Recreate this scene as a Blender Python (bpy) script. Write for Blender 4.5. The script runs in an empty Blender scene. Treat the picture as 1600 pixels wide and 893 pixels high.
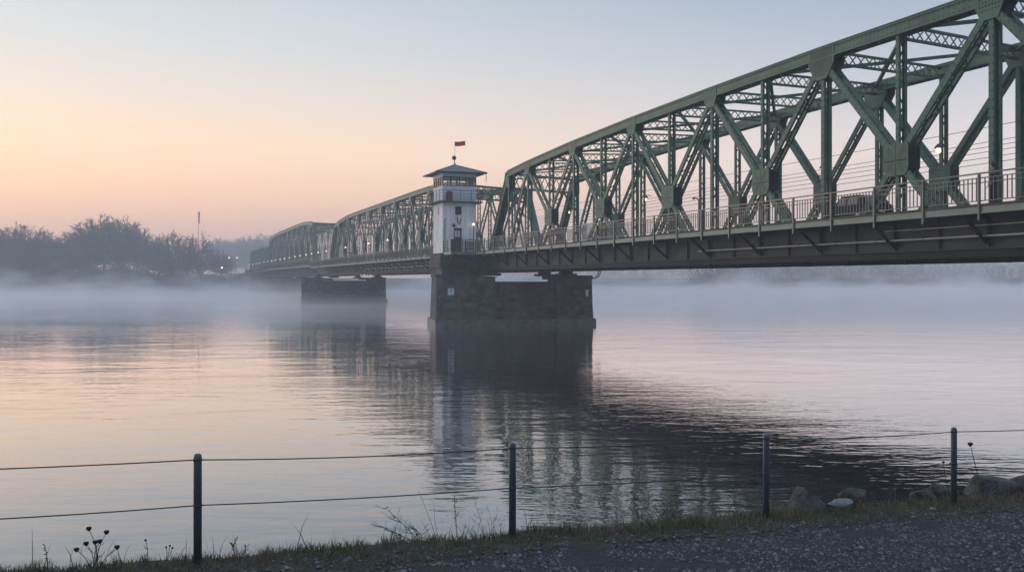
import bpy, math, random
from mathutils import Vector as V, noise as N
R = math.radians
S = bpy.context.scene
C = S.collection
rnd = random.Random(7)

# ------------------------------------------------------------------ helpers
class MB:
    """collects faces; build() links them as ONE mesh object"""
    def __init__(s): s.v = []; s.f = []; s.m = []
    def add(s, vs, fs, mi=0):
        k = len(s.v); s.v += [tuple(p) for p in vs]
        s.f += [tuple(i + k for i in f) for f in fs]; s.m += [mi] * len(fs)
    def hexa(s, a, mi=0):
        s.add(a, [(3, 2, 1, 0), (4, 5, 6, 7), (0, 1, 5, 4), (1, 2, 6, 5), (2, 3, 7, 6), (3, 0, 4, 7)], mi)
    def box(s, x0, x1, y0, y1, z0, z1, mi=0):
        s.hexa([(x0, y0, z0), (x1, y0, z0), (x1, y1, z0), (x0, y1, z0), (x0, y0, z1), (x1, y0, z1), (x1, y1, z1), (x0, y1, z1)], mi)
    def bar(s, p, q, side, w, t, mi=0):
        """box from p to q; w across 'side', t across the third axis"""
        p, q = V(p), V(q); d = (q - p).normalized(); u = V(side); u = (u - d * u.dot(d)).normalized(); n = d.cross(u)
        u = u * w / 2; n = n * t / 2
        s.hexa([p - u - n, p + u - n, p + u + n, p - u + n, q - u - n, q + u - n, q + u + n, q - u + n], mi)
    def prism(s, poly, vec, mi=0):
        vec = V(vec); a = [V(p) for p in poly]; n = len(a)
        s.add(a + [p + vec for p in a], [tuple(range(n - 1, -1, -1)), tuple(range(n, 2 * n))] + [(i, (i + 1) % n, (i + 1) % n + n, i + n) for i in range(n)], mi)
    def tube(s, pts, r, n=6, r2=None, mi=0):
        pts = [V(p) for p in pts]; m = len(pts); k = len(s.v); ref = None
        for i, p in enumerate(pts):
            d = (pts[min(i + 1, m - 1)] - pts[max(i - 1, 0)]).normalized()
            if ref is None or abs(ref.dot(d)) > .95: ref = V((0, 0, 1)) if abs(d.z) < .9 else V((1, 0, 0))
            u = d.cross(ref).normalized(); w = d.cross(u)
            rr = r if r2 is None else r + (r2 - r) * i / max(1, m - 1)
            for j in range(n):
                a = 2 * math.pi * j / n; s.v.append(tuple(p + u * math.cos(a) * rr + w * math.sin(a) * rr))
        for i in range(m - 1):
            for j in range(n):
                a = k + i * n + j; b = k + i * n + (j + 1) % n
                s.f.append((a, b, b + n, a + n)); s.m.append(mi)
        s.f.append(tuple(k + j for j in range(n - 1, -1, -1))); s.m.append(mi)
        s.f.append(tuple(k + (m - 1) * n + j for j in range(n))); s.m.append(mi)
    def lathe(s, c, prof, n=12, mi=0):
        k = len(s.v); m = len(prof)
        for r, z in prof:
            for j in range(n):
                a = 2 * math.pi * j / n; s.v.append((c[0] + r * math.cos(a), c[1] + r * math.sin(a), c[2] + z))
        for i in range(m - 1):
            for j in range(n):
                a = k + i * n + j; b = k + i * n + (j + 1) % n
                s.f.append((a, b, b + n, a + n)); s.m.append(mi)
        s.f.append(tuple(k + j for j in range(n - 1, -1, -1))); s.m.append(mi)
        s.f.append(tuple(k + (m - 1) * n + j for j in range(n))); s.m.append(mi)
    def ball(s, c, r, n=8, sz=1.0, mi=0):
        s.lathe(c, [(max(.01, math.sin(math.pi * i / 6)) * r, -math.cos(math.pi * i / 6) * r * sz) for i in range(7)], n, mi)
    def build(s, name, mat, parent=None, smooth=False):
        me = bpy.data.meshes.new(name); me.from_pydata(s.v, [], s.f)
        for m in (mat if isinstance(mat, list) else [mat]): me.materials.append(m)
        if any(s.m): me.polygons.foreach_set('material_index', s.m)
        if smooth: me.polygons.foreach_set('use_smooth', [True] * len(me.polygons))
        me.update()
        o = bpy.data.objects.new(name, me); C.objects.link(o)
        if parent: o.parent = parent
        return o

def tag(o, label=None, cat=None, group=None, kind=None):
    for k, v in (('label', label), ('category', cat), ('group', group), ('kind', kind)):
        if v: o[k] = v
    return o
def thing(name, label, cat, loc=(0, 0, 0), rz=0.0, group=None):
    o = bpy.data.objects.new(name, None); o.empty_display_size = .3; C.objects.link(o)
    o.location = loc; o.rotation_euler = (0, 0, rz)
    return tag(o, label, cat, group)
def copy_tree(o, parent=None):
    c = o.copy(); C.objects.link(c)
    if parent: c.parent = parent
    for ch in list(o.children): copy_tree(ch, c)
    return c

# ------------------------------------------------------------------ materials
def srgb(*c): return tuple(((x / 255) / 12.92 if x / 255 < .04045 else ((x / 255 + .055) / 1.055) ** 2.4) for x in c) + (1,)
def mat(name, col, rough=.6, metal=0., var=.25, scale=2., col2=None, bump=0., bscale=20., spec=.5):
    m = bpy.data.materials.new(name); m.use_nodes = True; nt = m.node_tree; b = nt.nodes['Principled BSDF']
    b.inputs['Roughness'].default_value = rough; b.inputs['Metallic'].default_value = metal
    b.inputs['Specular IOR Level'].default_value = spec
    tc = nt.nodes.new('ShaderNodeTexCoord'); nz = nt.nodes.new('ShaderNodeTexNoise')
    nz.inputs['Scale'].default_value = scale; nz.inputs['Detail'].default_value = 8; nz.inputs['Roughness'].default_value = .65
    nt.links.new(tc.outputs['Object'], nz.inputs['Vector'])
    cr = nt.nodes.new('ShaderNodeValToRGB'); c2 = col2 or tuple(x * (1 - var) for x in col)
    cr.color_ramp.elements[0].position = .35; cr.color_ramp.elements[0].color = (*c2[:3], 1)
    cr.color_ramp.elements[1].position = .65; cr.color_ramp.elements[1].color = (*col[:3], 1)
    nt.links.new(nz.outputs['Fac'], cr.inputs['Fac']); nt.links.new(cr.outputs['Color'], b.inputs['Base Color'])
    if bump:
        n2 = nt.nodes.new('ShaderNodeTexNoise'); n2.inputs['Scale'].default_value = bscale; n2.inputs['Detail'].default_value = 6
        nt.links.new(tc.outputs['Object'], n2.inputs['Vector'])
        bp = nt.nodes.new('ShaderNodeBump'); bp.inputs['Strength'].default_value = bump; bp.inputs['Distance'].default_value = .05
        nt.links.new(n2.outputs['Fac'], bp.inputs['Height']); nt.links.new(bp.outputs['Normal'], b.inputs['Normal'])
    return m
def emit(name, col, k):
    m = bpy.data.materials.new(name); m.use_nodes = True; b = m.node_tree.nodes['Principled BSDF']
    b.inputs['Base Color'].default_value = (*col, 1); b.inputs['Emission Color'].default_value = (*col, 1); b.inputs['Emission Strength'].default_value = k
    return m

def steel_mat():
    m = mat('green_steel_paint', (.056, .14, .092), .55, var=.4, scale=.8, spec=.25)
    nt = m.node_tree; b = nt.nodes['Principled BSDF']; old = b.inputs['Base Color'].links[0].from_socket
    tc = nt.nodes.new('ShaderNodeTexCoord'); mp = nt.nodes.new('ShaderNodeMapping'); mp.inputs['Scale'].default_value = (3, 3, .5)
    nz = nt.nodes.new('ShaderNodeTexNoise'); nz.inputs['Scale'].default_value = 1.6; nz.inputs['Detail'].default_value = 10; nz.inputs['Roughness'].default_value = .7
    nt.links.new(tc.outputs['Object'], mp.inputs['Vector']); nt.links.new(mp.outputs['Vector'], nz.inputs['Vector'])
    cr = nt.nodes.new('ShaderNodeValToRGB'); cr.color_ramp.elements[0].position = .62; cr.color_ramp.elements[0].color = (0, 0, 0, 1); cr.color_ramp.elements[1].position = .75; cr.color_ramp.elements[1].color = (.75, .75, .75, 1)
    nt.links.new(nz.outputs['Fac'], cr.inputs['Fac'])
    mx = nt.nodes.new('ShaderNodeMixRGB'); mx.inputs['Color2'].default_value = (.075, .062, .045, 1)
    nt.links.new(cr.outputs['Color'], mx.inputs['Fac']); nt.links.new(old, mx.inputs['Color1']); nt.links.new(mx.outputs['Color'], b.inputs['Base Color'])
    return m
def stone_mat(name, c1, c2, mortar, sx, rot=0):
    m = bpy.data.materials.new(name); m.use_nodes = True; nt = m.node_tree; b = nt.nodes['Principled BSDF']; b.inputs['Roughness'].default_value = .9
    L = nt.links.new
    tc = nt.nodes.new('ShaderNodeTexCoord'); sp = nt.nodes.new('ShaderNodeSeparateXYZ'); L(tc.outputs['Object'], sp.inputs[0])
    ad = nt.nodes.new('ShaderNodeMath'); ad.operation = 'ADD'; L(sp.outputs[0], ad.inputs[0]); L(sp.outputs[1], ad.inputs[1])
    cb = nt.nodes.new('ShaderNodeCombineXYZ'); L(ad.outputs[0], cb.inputs[0]); L(sp.outputs[2], cb.inputs[1])
    br = nt.nodes.new('ShaderNodeTexBrick'); L(cb.outputs[0], br.inputs['Vector'])
    br.inputs['Scale'].default_value = sx; br.inputs['Color1'].default_value = (*c1, 1); br.inputs['Color2'].default_value = (*c2, 1); br.inputs['Mortar'].default_value = (*mortar, 1)
    br.inputs['Mortar Size'].default_value = .03; br.inputs['Mortar Smooth'].default_value = .4; br.inputs['Brick Width'].default_value = .9; br.inputs['Row Height'].default_value = .38
    nz = nt.nodes.new('ShaderNodeTexNoise'); nz.inputs['Scale'].default_value = .7; nz.inputs['Detail'].default_value = 9; L(tc.outputs['Object'], nz.inputs['Vector'])
    cr = nt.nodes.new('ShaderNodeValToRGB'); cr.color_ramp.elements[0].position = .3; cr.color_ramp.elements[0].color = (.38, .4, .42, 1); cr.color_ramp.elements[1].position = .7; cr.color_ramp.elements[1].color = (1.35, 1.22, 1.1, 1)
    L(nz.outputs['Fac'], cr.inputs['Fac'])
    mx = nt.nodes.new('ShaderNodeMixRGB'); mx.blend_type = 'MULTIPLY'; mx.inputs['Fac'].default_value = 1; L(br.outputs['Color'], mx.inputs['Color1']); L(cr.outputs['Color'], mx.inputs['Color2'])
    L(mx.outputs['Color'], b.inputs['Base Color'])
    n3 = nt.nodes.new('ShaderNodeTexNoise'); n3.inputs['Scale'].default_value = 6; n3.inputs['Detail'].default_value = 6; L(tc.outputs['Object'], n3.inputs['Vector'])
    m2 = nt.nodes.new('ShaderNodeMath'); m2.operation = 'MULTIPLY_ADD'; L(br.outputs['Fac'], m2.inputs[0]); m2.inputs[1].default_value = -1.2; L(n3.outputs['Fac'], m2.inputs[2])
    bp = nt.nodes.new('ShaderNodeBump'); bp.inputs['Strength'].default_value = .6; bp.inputs['Distance'].default_value = .06; L(m2.outputs[0], bp.inputs['Height']); L(bp.outputs['Normal'], b.inputs['Normal'])
    return m

M = {}
M['steel'] = steel_mat()
M['girder'] = mat('girder_paint_shaded', (.032, .046, .033), .8, var=.45, scale=.6, col2=(.014, .016, .012))  # deep shade under the footway is put into this girder colour
M['fascia'] = mat('fascia_paint', (.15, .205, .155), .55, var=.3, scale=.7)
M['dark_steel'] = mat('dark_steel', (.015, .019, .019), .75, var=.3, spec=.25)
M['rail'] = mat('railing_paint', (.022, .036, .035), .45, var=.25)
M['pipe'] = mat('galvanised_pipe', (.35, .35, .33), .45, .3, var=.3)
M['asphalt'] = mat('asphalt', (.05, .05, .052), .9, var=.2, scale=8)
M['kerb'] = mat('brown_kerb', (.07, .055, .045), .85, var=.4, scale=3)
M['stone'] = stone_mat('pier_stone', (.095, .086, .078), (.05, .047, .045), (.125, .118, .11), .75)
for k_, c_ in (('a', (.125, .11, .097)), ('b', (.075, .069, .065)), ('c', (.15, .13, .11))): M['block_' + k_] = mat('block_stone_' + k_, c_, .9, var=.65, scale=1.3, bump=.6, bscale=7)
M['cap'] = mat('coping_stone', (.06, .06, .064), .9, var=.4, scale=1.2, bump=.4)
M['plinth'] = mat('wet_plinth', (.15, .145, .13), .5, var=.45, col2=(.05, .055, .04), scale=1.5, bump=.3, bscale=5)
M['render'] = mat('white_render', (.82, .82, .82), .85, var=.12, scale=1.1, bump=.15, bscale=15)
def streaks(m, k):
    nt = m.node_tree; b = nt.nodes['Principled BSDF']; old = b.inputs['Base Color'].links[0].from_socket; tc = nt.nodes.new('ShaderNodeTexCoord'); mp = nt.nodes.new('ShaderNodeMapping'); mp.inputs['Scale'].default_value = (3.5, 3.5, .22)
    n = nt.nodes.new('ShaderNodeTexNoise'); n.inputs['Scale'].default_value = 1.7; n.inputs['Detail'].default_value = 8; cr = nt.nodes.new('ShaderNodeValToRGB'); cr.color_ramp.elements[0].position = .38; cr.color_ramp.elements[0].color = (k, k * .97, k * .92, 1); cr.color_ramp.elements[1].position = .58; cr.color_ramp.elements[1].color = (1, 1, 1, 1)
    mx = nt.nodes.new('ShaderNodeMixRGB'); mx.blend_type = 'MULTIPLY'; mx.inputs[0].default_value = 1
    nt.links.new(tc.outputs['Object'], mp.inputs[0]); nt.links.new(mp.outputs[0], n.inputs['Vector']); nt.links.new(n.outputs['Fac'], cr.inputs[0]); nt.links.new(old, mx.inputs[1]); nt.links.new(cr.outputs[0], mx.inputs[2]); nt.links.new(mx.outputs[0], b.inputs['Base Color'])
streaks(M['render'], .78)
M['board'] = mat('pale_boarding', (.62, .66, .72), .7, var=.1, scale=2)
M['roof'] = mat('slate_roof', (.10, .12, .135), .6, var=.3, scale=3)
M['dark'] = mat('dark_frame', (.03, .033, .035), .5)
M['door'] = mat('door_paint', (.045, .052, .05), .5)
M['red'] = mat('red_cloth', (.5, .02, .03), .7, var=.2)
M['drum'] = mat('dark_red_paint', (.13, .025, .02), .6, var=.4)
M['white'] = mat('white_sign', (.6, .64, .68), .5, var=.08)
M['post'] = mat('post_paint', (.045, .065, .085), .4, var=.25, scale=6)
M['wire'] = mat('wire', (.035, .03, .028), .5, .4)
M['rock'] = mat('rock', (.10, .097, .092), .9, var=.85, scale=5, bump=1., bscale=30)
M['palerock'] = mat('pale_rock', (.19, .19, .195), .8, var=.25, scale=8, bump=.4)
M['stem'] = mat('dry_stem', (.045, .035, .025), .9, var=.4, scale=10)
M['head'] = mat('seed_head', (.014, .011, .010), .95)
M['bark'] = mat('bark', (.045, .038, .036), .95, var=.3)
M['twig'] = mat('twigs', (.05, .042, .04), .95, var=.3, scale=.3)
M['wood'] = mat('woodland', (.035, .038, .036), 1., var=.4, scale=.15)
M['lampglow'] = emit('lamp_glow', (1., .66, .3), 4)
M['farglow'] = emit('far_lamp_glow', (1., .74, .42), 3)
M['tail'] = mat('tail_light', (.25, .012, .012), .3)
M['carglass'] = mat('car_glass', (.16, .18, .19), .3, 0, var=.1, spec=.3)
M['glass'] = bpy.data.materials.new('window_glass'); M['glass'].use_nodes = True
def glass():
    nt = M['glass'].node_tree; nt.nodes.clear(); o = nt.nodes.new('ShaderNodeOutputMaterial'); mx = nt.nodes.new('ShaderNodeMixShader'); t = nt.nodes.new('ShaderNodeBsdfTransparent'); g = nt.nodes.new('ShaderNodeBsdfGlossy')
    g.inputs['Roughness'].default_value = .03; t.inputs['Color'].default_value = (.9, .93, .92, 1); fr = nt.nodes.new('ShaderNodeFresnel'); fr.inputs['IOR'].default_value = 1.45
    nt.links.new(fr.outputs[0], mx.inputs[0]); nt.links.new(t.outputs[0], mx.inputs[1]); nt.links.new(g.outputs[0], mx.inputs[2]); nt.links.new(mx.outputs[0], o.inputs[0])
glass()
M['darkglass'] = mat('dark_glass', (.02, .025, .03), .08, var=.1)
M['skin'] = mat('skin', (.35, .2, .14), .6, var=.1)
M['navy'] = mat('navy_cloth', (.018, .03, .06), .8, var=.3)
M['bluegrey'] = mat('bluegrey_cloth', (.08, .1, .15), .8, var=.3)
M['hair'] = mat('dark_hair', (.012, .01, .009), .7)
M['carpaint'] = mat('dark_car_paint', (.008, .013, .017), .6, var=.1, spec=.08)
M['vanpaint'] = mat('pale_van_paint', (.55, .52, .56), .35, var=.08)
M['rubber'] = mat('rubber', (.015, .015, .015), .8)

# ------------------------------------------------------------------ camera
CAMH = 5.0; F = 1500.0; HOR = 437.0
cam = bpy.data.objects.new('camera', bpy.data.cameras.new('camera')); C.objects.link(cam)
cam.location = (0, 0, CAMH); cam.rotation_euler = (R(90), 0, 0)
cam.data.lens = 36 * F / 1600; cam.data.sensor_width = 36; cam.data.shift_y = -(446.5 - HOR) / 1600
cam.data.clip_start = .1; cam.data.clip_end = 5000
S.camera = cam

# ------------------------------------------------------------------ bridge frame
TH = math.atan(.36); ct, st = math.cos(TH), math.sin(TH); X0 = 35.27
def bw(a, b, h=0.): return V((X0 - a * st + b * ct, a * ct + b * st, h))
HP = 5.56; W = 11.0; SK = 8.72
def tn(n): return -(n + 1.5) * HP
HT = [16.16, 16.5, 16.73, 16.94, 17.08, 17.2, 17.28, 17.34, 17.38, 17.41]; HT = HT + HT[-2::-1]; HTN = HT; HTF = [h + .6 for h in HT]      # n = 0..18
HX = 10.75                                                                                          # X-node height
ODD = list(range(1, 18, 2)); EVEN = list(range(2, 17, 2))
LEN = 21 * HP

def rivets(m, p, q, side, rows, off, step, face, r=.045):
    p, q = V(p), V(q); d = q - p; L = d.length; d.normalize(); u = V(side); u = (u - d * u.dot(d)).normalized(); fn = V(face)
    for i in range(int(L / step)):
        for w in rows:
            c = p + d * (i + .5) * step + u * w + fn * off
            m.add([c - d * r, c - u * r, c + d * r, c + u * r, c + fn * .026], [(0, 1, 4), (1, 2, 4), (2, 3, 4), (3, 0, 4)], 1)
def lacing(m, p, q, b0, half, edge, pitch):
    """zigzag flat bars joining the two leaves along both edges of a member in the truss plane"""
    p, q = V(p), V(q); d = q - p; L = d.length; d.normalize(); u = d.cross(V((1, 0, 0))).normalized()
    k = max(2, int(L / pitch))
    for e in (1,):
        for i in range(k):
            s0 = -1 if i % 2 else 1
            a = p + d * (L * i / k) + u * edge * e + V((s0 * half, 0, 0)); c = p + d * (L * (i + 1) / k) + u * edge * e + V((-s0 * half, 0, 0))
            m.bar(a, c, u.cross(c - a), .085, .02)
def member(name, p, q, w, off, root, near, pitch=.62, th=.05, step=.38):
    m = MB(); p, q = V(p), V(q)
    for s in (-1, 1): m.bar(p + V((s * off, 0, 0)), q + V((s * off, 0, 0)), (1, 0, 0), th, w)
    u = (q - p).normalized().cross(V((1, 0, 0)))
    for s in (-1, 1):                                     # inward flanges of the channels
        for e in (-1, 1): m.bar(p + V((s * (off - .06), 0, 0)) + u * e * (w / 2 - .012), q + V((s * (off - .06), 0, 0)) + u * e * (w / 2 - .012), (1, 0, 0), .08, .02)
    lacing(m, p, q, 0, off - .02, w / 2 - .03, pitch)
    if near: rivets(m, p, q, u, (-w * .32, w * .32), off + th / 2, step, (-1, 0, 0))
    return m.build(name, [M['steel'], M['dark_steel']], root)
def plates(name, poly, b0, root, near, grid=None):
    m = MB()
    for s in (-1, 1): m.prism([(b0 + s * .345 - .015, y, z) for y, z in poly], (.03, 0, 0))
    if near and grid:
        for (y, z) in grid:
            c = V((b0 - .36, y, z)); r = .042
            m.add([c + V((0, -r, 0)), c + V((0, 0, -r)), c + V((0, r, 0)), c + V((0, 0, r)), c + V((-.026, 0, 0))], [(0, 1, 4), (1, 2, 4), (2, 3, 4), (3, 0, 4)], 1)
    return m.build(name, [M['steel'], M['dark_steel']], root)

def chord(m, p, q, near, depth=.62):
    """built-up box: two webs, cover plate, bottom lacing; p, q on the centre line"""
    p, q = V(p), V(q); d = (q - p).normalized(); u = V((1, 0, 0)).cross(d)
    if u.z < 0: u = -u
    for s in (-1, 1): m.bar(p + V((s * .295, 0, 0)), q + V((s * .295, 0, 0)), (1, 0, 0), .06, depth)
    m.bar(p + u * (depth / 2 + .025), q + u * (depth / 2 + .025), (1, 0, 0), .84, .05)
    for s in (-1, 1): m.bar(p + V((s * .36, 0, 0)) + u * (depth / 2 - .05), q + V((s * .36, 0, 0)) + u * (depth / 2 - .05), (1, 0, 0), .06, .09)
    for s in (-1, 1): m.bar(p + V((s * .355, 0, 0)) - u * (depth / 2 - .045), q + V((s * .355, 0, 0)) - u * (depth / 2 - .045), (1, 0, 0), .05, .085)
    L = (q - p).length; k = max(2, int(L / .7))
    for i in range(k):
        s0 = 1 if i % 2 else -1
        m.bar(p + d * (L * i / k) - u * depth / 2 + V((s0 * .28, 0, 0)), p + d * (L * (i + 1) / k) - u * depth / 2 + V((-s0 * .28, 0, 0)), u.cross(d), .09, .02)
    if near: rivets(m, p, q, u, (-depth * .24, depth * .24), .325, .3, (-1, 0, 0))

def lattice(name, p, q, depth, root, pitch=.75, bar=.11, lace=.06):
    m = MB(); p, q = V(p), V(q); z = V((0, 0, depth)); d = q - p; L = d.length; side = d.cross(V((0, 0, 1))).normalized()
    for o in (0, -1): m.bar(p + z * o, q + z * o, side, .2, bar)
    k = int(L / pitch)
    for i in range(k):
        a, c = p + d * (i / k), p + d * ((i + 1) / k)
        m.bar(a, c - z, side, .03, lace); m.bar(a - z + side * .035, c + side * .035, side, .03, lace)
    return m.build(name, M['steel'], root)

def truss(root, b0, near, fine=True):
    dt = SK * b0 / W; HT = HTN if b0 == 0. else HTF; HX = 10.75 if near else 11.1
    def P(n, h, db=0.): return V((b0 + db, tn(n) + dt, h))
    m = MB(); nodes = [0] + ODD + [18]
    for i in range(len(nodes) - 1): chord(m, P(nodes[i], HT[nodes[i]] - .36), P(nodes[i + 1], HT[nodes[i + 1]] - .36), near)
    m.build('top_chord', [M['steel'], M['dark_steel']], root)
    for n, e in ((0, -1.02), (18, 19.02)):
        m = MB(); chord(m, P(e, 7.9), P(n, HT[n] - .4), near, .6); m.build('end_post', [M['steel'], M['dark_steel']], root)
        s = -1 if n == 0 else 1
        plates('gusset_plate', [(tn(n) + dt + s * y, HT[n] + z) for y, z in ((-.7 * -1 * -1, -.15), (.9 * -1 * -1 * -1, -.7), (-.5, -1.5), (.45, -1.9), (.42, -.9), (.02, -.06))] if s < 0 else
               [(tn(n) + dt - y, HT[n] + z) for y, z in ((-.02, -.06), (-.42, -.9), (-.45, -1.9), (.5, -1.5), (.9, -.7), (.7, -.15))], b0, root, False)
    for n in range(0, 19):
        member('vertical_post', P(n, 7.9), P(n, HT[n] - .6), .22 if n % 2 == 0 else .27, .225, root, near, .66)
    for n in ODD:
        for k in (-1, 1):
            x = n + k
            if x in (0, 18):
                e = P(x, 8.0); top = P(n, HT[n] - .75)
            else:
                top = P(n, HT[n] - .75); g = P(x, HX); e = top + (g - top) * ((top.z - 7.95) / (top.z - g.z))
            d = (e - top).normalized()
            member('diagonal', top + d * .35, e, .34, .285, root, near, .6)
    for n in EVEN:
        t = tn(n) + dt
        poly = [(t - .84, HX - .42), (t - .84, HX + .62), (t - .74, HX + .76), (t + .74, HX + .76), (t + .84, HX + .62), (t + .84, HX - .42), (t + .62, HX - .78), (t - .62, HX - .78)]
        for e in (-1, 1) if fine else (): m = MB(); m.box(b0 - .328, b0 + .328, t + e * .80 - .015, t + e * .80 + .015, HX - .5, HX + .55); m.build('diaphragm_plate', M['dark_steel'], root)  # near-black colour stands in for shade between the gusset leaves
        grid = [(t, HX + .1 * i) for i in range(-7, 8)] + [(t + .1 * i, HX - .05) for i in range(-7, 8) if i] + [(t + sx * (.2 + .09 * i) + sx * o, HX + sz * (.2 + .12 * i) - sz * o) for sx in (-1, 1) for sz in (-1, 1) for i in range(4) for o in (0, .1)]
        plates('gusset_plate', poly, b0, root, near, grid)
    for n in ODD:
        t = tn(n) + dt; z = HT[n]; big = n == 9
        sl = (HT[min(18, n + 1)] - HT[n - 1]) / (2 * HP)
        w = 1.05 if big else .75; dp = 1.75 if big else 1.3
        poly = [(t - w, z - .08 + sl * w), (t + w, z - .08 - sl * w), (t + w, z - dp * .55), (t + .45, z - dp), (t - .45, z - dp), (t - w, z - dp * .55)]
        poly = poly[::-1]
        step = .11 if big else .17
        grid = [(t + i * step, z - .2 - j * step) for i in range(-int(w / step) + 1, int(w / step)) for j in range(int((dp - .3) / step)) if abs(i * step) < w - max(0, (j * step - dp * .4)) * .9]
        plates('gusset_plate', poly, b0, root, near, grid)
    # plate girder that is the bottom chord
    y0, y1 = -LEN + dt, dt; o = -1 if near else 1
    m = MB()
    m.box(b0 - .3, b0 - .26, y0, y1, 6.37, 7.78); m.box(b0 + .26, b0 + .3, y0, y1, 6.37, 7.78)
    m.box(b0 - .5, b0 + .5, y0, y1, 6.31, 6.37); m.box(b0 - .42, b0 + .42, y0, y1, 7.78, 7.84)
    for i in range(0, 43):
        y = dt - i * HP / 2
        if y0 < y < y1:
            w = .11 if i % 2 else .05
            m.box(b0 - .42, b0 - .303, y - w / 2, y + w / 2, 6.373, 7.777)
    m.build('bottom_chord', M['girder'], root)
    m = MB(); m.box(b0 - .28, b0 + .28, y0 + .01, y1 - .01, 6.02, 6.307); m.box(b0 - .42, b0 + .42, y0 + .01, y1 - .01, 5.98, 6.02)
    m.build('lower_flange', M['dark_steel'], root)  # dark colour carries the under-deck shade on the flange
    for y in (y1 - (1.6 if near else 5.6), y0 + 1.6): m = MB(); m.box(b0 - .55, b0 + .55, y - .8, y + .8, 5.72, 5.977); m.box(b0 - .95, b0 + .95, y - 1.1, y + 1.1, 5.45, 5.72); m.build('bearing', M['dark_steel'], root)

def railing(root, b, y0, y1, post_z=7.42, name='railing'):
    m = MB()
    m.bar((b, y0, 9.33), (b, y1, 9.33), (1, 0, 0), .08, .055)
    for z, w in ((9.14, .04), (8.95, .035), (8.21, .04)): m.bar((b, y0, z), (b, y1, z), (1, 0, 0), w, w)
    rl = m.build(name, M['rail'], root)
    k = max(1, round((y1 - y0) / 3.04)); st_ = (y1 - y0) / k
    for i in range(k + 1):
        y = y0 + i * st_; y = min(max(y, y0 + .06), y1 - .06)
        p = MB(); p.box(b - .125, b - .045, y - .05, y + .05, post_z, 9.30); p.build('post', M['rail'], rl)
    for i in range(k):
        p = MB()
        for j in range(1, 14):
            y = y0 + (i + j / 14) * st_; p.box(b - .018, b + .018, y - .018, y + .018, 8.21, 9.14)
        p.build('baluster_panel', M['rail'], rl)
    return rl

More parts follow.
